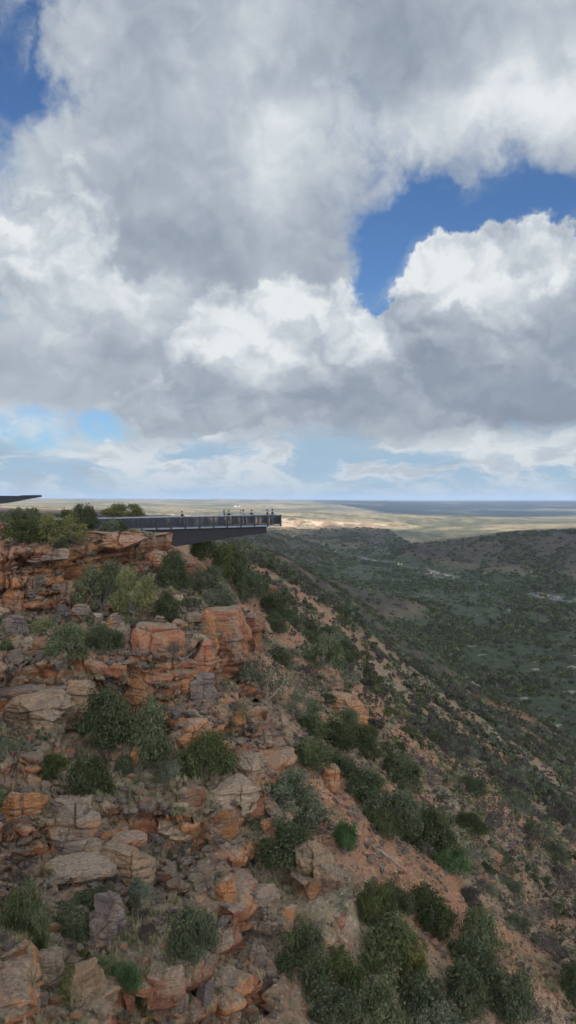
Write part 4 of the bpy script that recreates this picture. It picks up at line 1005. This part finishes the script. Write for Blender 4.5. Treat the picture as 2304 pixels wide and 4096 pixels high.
# the rest of the scrub: its density follows the ground
dens_ = sstep(-.15, .35, fbm(X / 9, Y / 9, X * 0 + 3, 4, 401) + .18) * (1 - .65 * A_red) * (1 - .9 * sstep(.45, .62, ROCK)) + .045 + .16 * sstep(50, 90, Y)
dens_ *= np.where(leftish > .5, .26, 1.0)
cand = []
def cast(n, y0, y1, smin, smax, x0=-.42, x1=.42, dens=None):
    gi, gj = pick_ground(n, dens_ if dens is None else dens, x0, x1, y0, y1)
    for i, j in zip(gi, gj):
        p = P3[i, j]; s = smin + (smax - smin) * random.random() ** 1.8
        if p[1] < 95:
            if not clear(p[0], p[1], s / 2): continue
            FIELD.append((p[0], p[1], s / 2))
        cand.append((p[0], p[1], p[2], s))
cast(2300, 17, 95, .7, 3.2); cast(6500, 20, 95, .3, 1.0)
cast(10500, 95, 260, 1.0, 3.4)
cand = [c for c in cand if not (c[1] < 100 and CX + c[0] / c[1] * F < 190 and HY - c[2] / c[1] * F < 560)]
cand = [c for c in cand if not (CX + c[0] / c[1] * F < 80 and 545 < HY - c[2] / c[1] * F < 622 and c[3] > .5)]
def shows(c):
    px, py = CX + c[0] / c[1] * F, HY - c[2] / c[1] * F
    return c[3] / c[1] * F if (-8 < px < 584 and py < 1034) else 0
cand.sort(key=shows, reverse=True)
NIND = 298 - sum(1 for q in PL if q[4] != 'T')
TW = dict(green='green', dark='dark green', grey='grey green', brown='brownish', olive='olive', bright='bright green')
for c in cand[:NIND]:
    px, py = CX + c[0] / c[1] * F, HY - c[2] / c[1] * F
    tint = random.choices(['dark', 'green', 'grey', 'brown', 'olive'], [5, 2.2, 3, 2.4, .6])[0]
    if A_red.mean() and px > 420 and py > 640: tint = random.choices(['dark', 'grey', 'brown'], [3, 2, 4])[0]
    s = c[3]; wpx = s / c[1] * F
    kk = random.choice(SPARSE if (random.random() < (.8 if tint in ('brown', 'grey') else .15)) else (BUSH if wpx > 26 or c[1] < 50 else MIDB))
    o = place_plant(kk, tint, Vector((c[0], c[1], c[2] - .06 * s)), s, s * random.uniform(.5, .85))
    TOLABEL.append((o, ('tall ' if wpx > 40 else 'small ' if wpx < 20 else '') + TW[tint] + ' shrub', px, py, 'shrub', 'scattered shrubs of the gorge slope'))
settle_labels()
# what is left over and everything further off
LOW = [leaf_cloud(2500 + k, 9, 150, .085, .62)[:2] for k in range(5)]
FAR = [leaf_cloud(2600 + k, 8, 38, .16, .42)[:2] for k in range(5)]
mats = [ML[k] for k in ('dark', 'green', 'grey', 'brown', 'olive')]
def scrub(name, lst, bases, label, wts):
    a = np.array(lst); n = len(a)
    o = scatter_mesh(name, bases, a[:, :3] - np.stack([0 * a[:, 3], 0 * a[:, 3], a[:, 3] * .05], -1), a[:, 3], rng.random(n) * 6.28, mats,
                     np.stack([rng.integers(0, len(bases), n), rng.choice(5, n, p=np.array(wts) / sum(wts))], -1), rng.uniform(.8, 1.3, n))
    tag(o, label, 'scrub', kind='stuff')
rest = cand[NIND:]
scrub('scrub', rest, LOW, 'low scrub dotted all over the slope below the walkway', [4, 1, 3, 5, .3])
def far_list(n, y0, y1, smin, smax, dens, x0=-.42, x1=.42):
    gi, gj = pick_ground(n, dens, x0, x1, y0, y1); s = smin + (smax - smin) * rng.random(n) ** 1.5
    return np.concatenate([P3[gi, gj], s[:, None]], 1)
d2 = (.12 + sstep(-.15, .15, fbm(X / 45, Y / 80, X * 0 + 3, 4, 411))) * np.where((Y > 600) & (fbm(X / 55, Y / 90, X * 0 + 4, 2, 431) > .12), sstep(6, 16, RDV), 1) * (1 - .85 * A_red)
f1 = far_list(20000, 240, 620, 1.6, 6.5, d2); f2 = far_list(27000, 600, 1900, 2.4, 9.0, d2 * (Z < -44) * ((Y < 1290) | (X < 235)))
scrub('valley_scrub', np.concatenate([f1, f2]), FAR, 'dark scrub covering the valley floor and its far flank', [5, 2.5, 3, 1.6, .4])
# tufts of dry grass between the stones
def tuft(seed, n=16):
    r = np.random.default_rng(seed); V, Fc = [], []
    for k in range(n):
        a = r.uniform(0, 6.28); d = np.array([math.cos(a), math.sin(a), 0]); q = np.array([-d[1], d[0], 0]) * .035; b0 = d * r.uniform(0, .2); h = r.uniform(.45, 1.0); l = r.uniform(.15, .6)
        V += [b0 - q, b0 + q, b0 + d * l + q * .3 + np.array([0, 0, h]), b0 + d * l - q * .3 + np.array([0, 0, h])]; Fc.append(np.arange(4) + 4 * k)
    return np.array(V), np.array(Fc)
mg1 = leaf_material('dry_grass_straw', (.20, .165, .085), (.38, .32, .19), .3); mg2 = leaf_material('dry_grass_green', (.08, .09, .035), (.19, .18, .08), .3)
gd = (.4 + .6 * flat_ok) * sstep(-.1, .35, fbm(X / 5, Y / 5, X * 0 + 7, 3, 421) + .12) * (1 - .5 * A_red)
gi, gj = pick_ground(27000, gd, -.42, .42, 14, 85); n = len(gi)
o = scatter_mesh('dry_grass', [tuft(k) for k in range(6)], P3[gi, gj], .14 + .26 * rng.random(n), rng.random(n) * 6.28, [mg1, mg2], np.stack([rng.integers(0, 6, n), rng.choice([0, 0, 1], n)], -1))
tag(o, 'tufts of dry straw coloured grass between the stones', 'grass', kind='stuff')
# dead wood
def branch(px0, py0, px1, py1, r0, label, lift=.12, twigs=2):
    a, _, _ = ground_at(px0, py0); c, _, _ = ground_at(px1, py1); a.z += lift; c.z += lift
    b = MB(); m = a.lerp(c, .5) + Vector((random.uniform(-.1, .1), 0, .06)); L = (c - a).length
    b.rod(a, m, r0, r0 * .8, 7); b.rod(m, c, r0 * .8, r0 * .4, 7)
    for k in range(twigs):
        q = a.lerp(c, random.uniform(.3, .9)); b.rod(q, q + Vector((random.uniform(-.3, .3) * L, random.uniform(-.15, .15) * L, random.uniform(.05, .22) * L)), r0 * .45, r0 * .2, 5)
    me = b.mesh('fallen_branch', (M_DEAD,), True); o_ = me.vertices[0].co.copy(); me.transform(Matrix.Translation(-o_)); o = link('fallen_branch', me); o.location = o_
    tag(o, label, 'branch', 'dead branches lying on the slope', 'thing')
branch(372, 850, 406, 876, .065, 'long grey fallen dead log lying across the lower slope', .15, 1)
branch(378, 868, 388, 878, .05, 'short dead stick under the long fallen log')
branch(268, 744, 281, 756, .05, 'pale bare stick beside the grey green bush in the gully')
branch(418, 960, 428, 972, .05, 'pale stick on the bare patch in the lower thicket')
branch(222, 838, 230, 848, .05, 'pale stick poking out under the vivid orange rock face')
branch(312, 700, 326, 690, .03, 'thin bare branch left of the crumbling outcrop', .3, 4)
# ------------------------------------------------------------------ the walkway on its cantilever
def metal(name, col, rough=.5, metallic=0.0):
    m, N = new_mat(name); g = N.new('ShaderNodeNewGeometry'); n = N.noise(g.outputs['Position'], 2.5, 5, .6)
    finish(N, N.mix(N.ramp(n, .3, .7), tuple(c * .8 for c in col), tuple(c * 1.15 for c in col)), rough, None, .4, {'Metallic': metallic}); return m
M_RUST = metal('rusted_steel', (.011, .008, .009), .8); M_DARK = metal('dark_steel', (.014, .015, .020), .7); M_RAIL = metal('brushed_rail', (.20, .21, .235), .35, .3); M_DECK = metal('deck_edge', (.15, .155, .17), .6)
A0 = Vector(W(125, 529.3, 80)); A0.z += 0; A1 = Vector(W(281, 525.0, 86))
uu = (A1 - A0); SL = uu.length; uu.normalize(); vv = Vector((-uu.y, uu.x, 0)).normalized(); ww = uu.cross(vv)
walk = empty('viewing_walkway', A0)
walk.matrix_world = Matrix.Translation(A0) @ Matrix((uu, vv, ww)).transposed().to_4x4()
tag(walk, 'dark steel viewing walkway with railings jutting from the clifftop over the gorge', 'walkway', None, 'thing')
WID = 3.0; X0 = -7.4; HR = 1.13
def wbox(name, c, h, mat): b = MB(); b.box(c, h); return b.build(name, mat, walk)
b = MB(); b.box(((X0 + SL) / 2, WID / 2, -.05), ((SL - X0) / 2, WID / 2, .05)); b.build('deck', M_DARK, walk)
for y in (-.03, WID + .03): wbox('deck_edge', ((X0 + SL) / 2, y, -.045), ((SL - X0) / 2, .028, .075), M_DECK)
def toX(px): return ((px - CX) / F * 80.0 * (1 + (px - 125) / 156 * .075) - A0.x) / uu.x
xt = toX(267)
for y in (.35, WID - .35):
    b = MB(); xr = -.5; zt = -.105
    prof = [(xr, zt), (xt, zt), (xt, -.84), (xt - 2.2, -1.0), (4.8, -1.98), (xr, -2.3)]
    vs = [(x, y + s * .16, z) for s in (-1, 1) for x, z in prof]; n = len(prof)
    b.add(vs, [tuple(range(n)), tuple(range(2 * n - 1, n - 1, -1))] + [(k, k + n, (k + 1) % n + n, (k + 1) % n) for k in range(n)])
    b.box(((xr + xt) / 2, y, zt - .03), ((xt - xr) / 2, .26, .03))
    b.build('beam', M_RUST, walk)
for k in range(7): wbox('cross_member', (1.2 + k * (xt - 1.6) / 6, WID / 2, -.28), (.09, WID / 2 - .52, .14), M_RUST)
npost = 13; xs = [X0 + .1 + k * (SL - .16 - X0) / 16 for k in range(17)]
for y in (0, WID):
    for x in xs: b = MB(); b.box((x, y + (-.075 if y == 0 else .075), HR / 2 - .08), (.08, .045, HR / 2 + .06)); b.build('post', M_DARK, walk)
    b = MB(); b.box(((X0 + SL) / 2, y, HR), ((SL - X0) / 2, .06, .028)); b.build('handrail', M_RAIL, walk)
    b = MB(); b.box(((X0 + SL) / 2, y, HR - .14), ((SL - X0) / 2, .03, .03)); b.box(((X0 + SL) / 2, y, .14), ((SL - X0) / 2, .03, .03)); b.build('rail', M_DARK, walk)
    b = MB(); x = X0 + .1
    while x < SL - .05: b.box((x, y, .56), (.014, .012, .41)); x += .06
    b.build('balustrade', M_DARK, walk)
b = MB(); b.box((SL, WID / 2, HR), (.06, WID / 2, .028)); b.build('handrail', M_RAIL, walk)
b = MB(); b.box((SL, WID / 2, HR - .14), (.03, WID / 2, .03)); b.box((SL, WID / 2, .14), (.03, WID / 2, .03)); b.build('rail', M_DARK, walk)
b = MB(); y = .08
while y < WID: b.box((SL, y, .56), (.012, .014, .41)); y += .06
b.build('balustrade', M_DARK, walk)
# ------------------------------------------------------------------ the roof on the left
sh = empty('shelter', (-30, 73, ground_z(-30, 73)))
tag(sh, 'dark tapered cantilever roof of a shelter above the clifftop trees', 'shelter', None, 'thing')
gz = sh.location.z
prof = [W(41.8, 495.0, 70), W(41.8, 496.9, 70), W(27, 499.4, 70), W(12, 502.4, 70), W(0, 503.8, 70), W(-60, 504.5, 70), W(-60, 495.4, 70), W(18, 495.8, 70), W(22, 495.2, 70)]
b = MB(); n = len(prof)
vs = [Vector((p[0] - d * .33, 70 + d, p[2])) - sh.location for d in (0, 6.5) for p in prof]
b.add(vs, [tuple(range(n)), tuple(range(2 * n - 1, n - 1, -1))] + [(k, k + n, (k + 1) % n + n, (k + 1) % n) for k in range(n)])
b.build('roof', M_DARK, sh)
for (x, y) in ((-28, 71), (-30.5, 75.5), (-33, 71.5), (-27.6, 75.8)):
    b = MB(); b.rod(Vector((x, y, ground_z(x, y) - .2)) - sh.location, Vector((x, y, -.3)) - sh.location, .14, .12, 8); b.build('post', M_DARK, sh)
# ------------------------------------------------------------------ two pale sheds far out on the plain
m_w = metal('pale_wall', (.34, .33, .31), .8); m_r = metal('pale_roof', (.36, .36, .36), .5)
for (px, py, d, L, lab) in ((235, 507.6, 2900, 10, 'tiny pale farm shed far out on the plain, left of a pair'), (239, 507.8, 2900, 7, 'tiny pale farm shed far out on the plain, right of a pair')):
    p, i, j = ground_at(px, py); s = empty('farm_shed', p, .3); L = L * p.y / 2900
    b = MB(); b.box((0, 0, L * .14), (L / 2, L * .3, L * .16)); b.build('wall', m_w, s)
    b = MB(); b.add([(x * L * .54, y * L * .34, L * .302) for x in (-1, 1) for y in (-1, 1)] + [(-L * .54, 0, L * .46), (L * .54, 0, L * .46)], [(0, 1, 3, 2), (0, 2, 5, 4), (1, 4, 5, 3), (0, 4, 1), (2, 3, 5)]); b.build('roof', m_r, s)
    tag(s, lab, 'shed', 'farm sheds on the plain', 'thing')
# ------------------------------------------------------------------ people
def plain(name, col, rough=.8):
    m, N = new_mat(name); g = N.new('ShaderNodeNewGeometry'); finish(N, N.mix(N.ramp(N.noise(g.outputs['Position'], 14, 3, .6), .3, .7), tuple(c * .85 for c in col), tuple(c * 1.15 for c in col)), rough); return m
SKIN = plain('skin', (.42, .26, .18), .6); HAIR = plain('hair', (.025, .018, .014), .6); HAIRF = plain('hair_fair', (.22, .14, .07), .6)
CLO = {k: plain('cloth_' + k, c) for k, c in dict(black=(.02, .02, .024), navy=(.03, .04, .085), red=(.25, .04, .04), white=(.65, .65, .63), grey=(.16, .17, .19), denim=(.06, .085, .14), olive=(.09, .09, .05), teal=(.03, .12, .14)).items()}
def body_mesh(pose, hgt=1.64):
    """one continuous figure grown over a skeleton: z up, facing -Y"""
    V, E, Rr = [], [], []
    def add(p, r, par=None):
        V.append(p); Rr.append(r)
        if par is not None: E.append((par, len(V) - 1))
        return len(V) - 1
    pel = add((0, 0, .96), .125); wa = add((0, .0, 1.10), .115, pel); ch = add((0, -.005, 1.28), .135, wa); up = add((0, .0, 1.42), .10, ch); nk = add((0, -.01, 1.50), .052, up)
    hd0 = add((0, -.02, 1.575), .075, nk); hd1 = add((0, -.02, 1.65), .085, hd0); add((0, -.015, 1.72), .06, hd1); add((0, -.105, 1.60), .014, hd0)   # skull, crown, nose
    for s in (-1, 1):
        add((s * .088, -.01, 1.61), .016, hd1)
        sh_ = add((s * .17, 0, 1.41), .062, up)
        if pose == 'lean': el, wr, ha = (s * .24, -.10, 1.17), (s * .20, -.33, 1.13), (s * .18, -.42, 1.12)
        elif pose == 'photo': el, wr, ha = (s * .25, -.16, 1.22), (s * .12, -.30, 1.46), (s * .09, -.33, 1.54)
        else: el, wr, ha = (s * .235, .02, 1.14), (s * .25, -.06, .90), (s * .25, -.09, .82)
        e = add(el, .046, sh_); w = add(wr, .032, e); h = add(ha, .034, w)
        d = (Vector(ha) - Vector(wr)).normalized(); sd = d.cross(Vector((0, 0, 1)) if abs(d.z) < .8 else Vector((0, 1, 0))).normalized()
        for k, L in enumerate((.075, .09, .085, .065)): add(tuple(Vector(ha) + d * L + sd * (.012 * (k - 1.5) * 1.6)), .009, h)      # fingers
        add(tuple(Vector(wr).lerp(Vector(ha), .45) + sd * .05 * -s + d * .02), .011, w)                                                   # thumb
        hp = add((s * .095, 0, .90), .098, pel)
        st = .06 if pose == 'walk' else 0
        kn = add((s * .10, -.02 - s * st, .50), .064, hp); an = add((s * .105, .02 + s * st, .09), .042, kn); add((s * .12, -.12 + s * st, .04), .038, an)
    me = bpy.data.meshes.new('person'); me.from_pydata(V, E, []); o = bpy.data.objects.new('person', me); COL.objects.link(o)
    md = o.modifiers.new('s', 'SKIN'); md.use_smooth_shade = True; sv = me.skin_vertices[0].data
    for i, r in enumerate(Rr): sv[i].radius = (r, r * (.72 if i in (pel, wa, ch, up) else 1))
    sv[pel].use_root = True
    o.modifiers.new('d', 'SUBSURF').levels = 2
    dg = bpy.context.evaluated_depsgraph_get(); out = bpy.data.meshes.new_from_object(o.evaluated_get(dg)); bpy.data.objects.remove(o)
    out.transform(Matrix.Scale(hgt / 1.78, 4))
    return out
POSE = {k: body_mesh(k) for k in ('stand', 'lean', 'photo', 'walk')}
def hair_mesh(long):
    V, Fc = _CG.setdefault(10, cube_grid(10)); V = V / np.linalg.norm(V, axis=1, keepdims=True) * np.array([.098, .105, .10])
    k = (V[:, 2] < -.02) | ((V[:, 1] < -.05) & (V[:, 2] < .045))
    V = V.copy(); V[k & (V[:, 1] < 0)] *= .6
    if long: V[(V[:, 2] < 0) & (V[:, 1] > 0), 2] *= 2.2
    V = V + np.array([0, -.005, 1.615]); return np_mesh('hair', V, Fc, True)
HM = {k: hair_mesh(k) for k in (0, 1)}
def person(pos, face, pose, shirt, legs, hair, long, label, grp='people on the walkway'):
    me = POSE[pose].copy()
    for m in (SKIN, CLO[shirt], CLO[legs], CLO['black']): me.materials.append(m)
    mi = []
    for p in me.polygons:
        c = p.center; z = c.z; r = math.hypot(c.x, c.y)
        if z < .075: k = 3
        elif z > 1.44: k = 0
        elif pose != 'stand' and pose != 'walk' and c.y < -.20: k = 0
        elif abs(c.x) > .195 and z < .93: k = 0
        elif z < .96: k = 2
        else: k = 1
        mi.append(k)
    me.polygons.foreach_set('material_index', mi); me.name = 'person'
    o = bpy.data.objects.new('person', me); COL.objects.link(o); o.location = pos; o.rotation_euler = (0, 0, face); tag(o, label, 'person', grp, 'thing')
    hm = HM[long].copy(); hm.materials.append(HAIRF if hair else HAIR); h = bpy.data.objects.new('hair', hm); COL.objects.link(h); h.parent = o
def on_deck(px, y): x = toX(px); return A0 + uu * x + vv * y
F0 = math.atan2(uu.y, uu.x)
for (px, y, f, pose, s, l, hc, lg, lab) in [
    (183.5, .5, 0.0, 'lean', 'black', 'navy', 0, 0, 'person in black leaning on the near railing, alone at the middle of the walkway'),
    (226.5, .8, 1.2, 'stand', 'navy', 'black', 0, 1, 'person in dark blue, left one of the pair past the middle of the walkway'),
    (230.5, .6, -.4, 'lean', 'black', 'denim', 0, 0, 'person in black, right one of the pair past the middle of the walkway'),
    (244.5, 1.2, .6, 'photo', 'grey', 'denim', 1, 1, 'person in a grey top holding up a camera in the group of three'),
    (248.5, 1.8, 2.6, 'stand', 'grey', 'black', 0, 0, 'person in grey in the middle of the group of three'),
    (253.0, .5, -.2, 'lean', 'navy', 'navy', 0, 0, 'person in dark blue leaning on the rail at the right of the group of three'),
    (271.5, 1.4, 1.4, 'photo', 'black', 'black', 0, 0, 'person in black with raised arms near the tip of the walkway'),
    (278.5, 1.9, 1.9, 'stand', 'navy', 'grey', 0, 0, 'person in dark blue standing at the very tip of the walkway')]:
    person(on_deck(px, y), F0 + f, pose, s, l, hc, lg, lab)
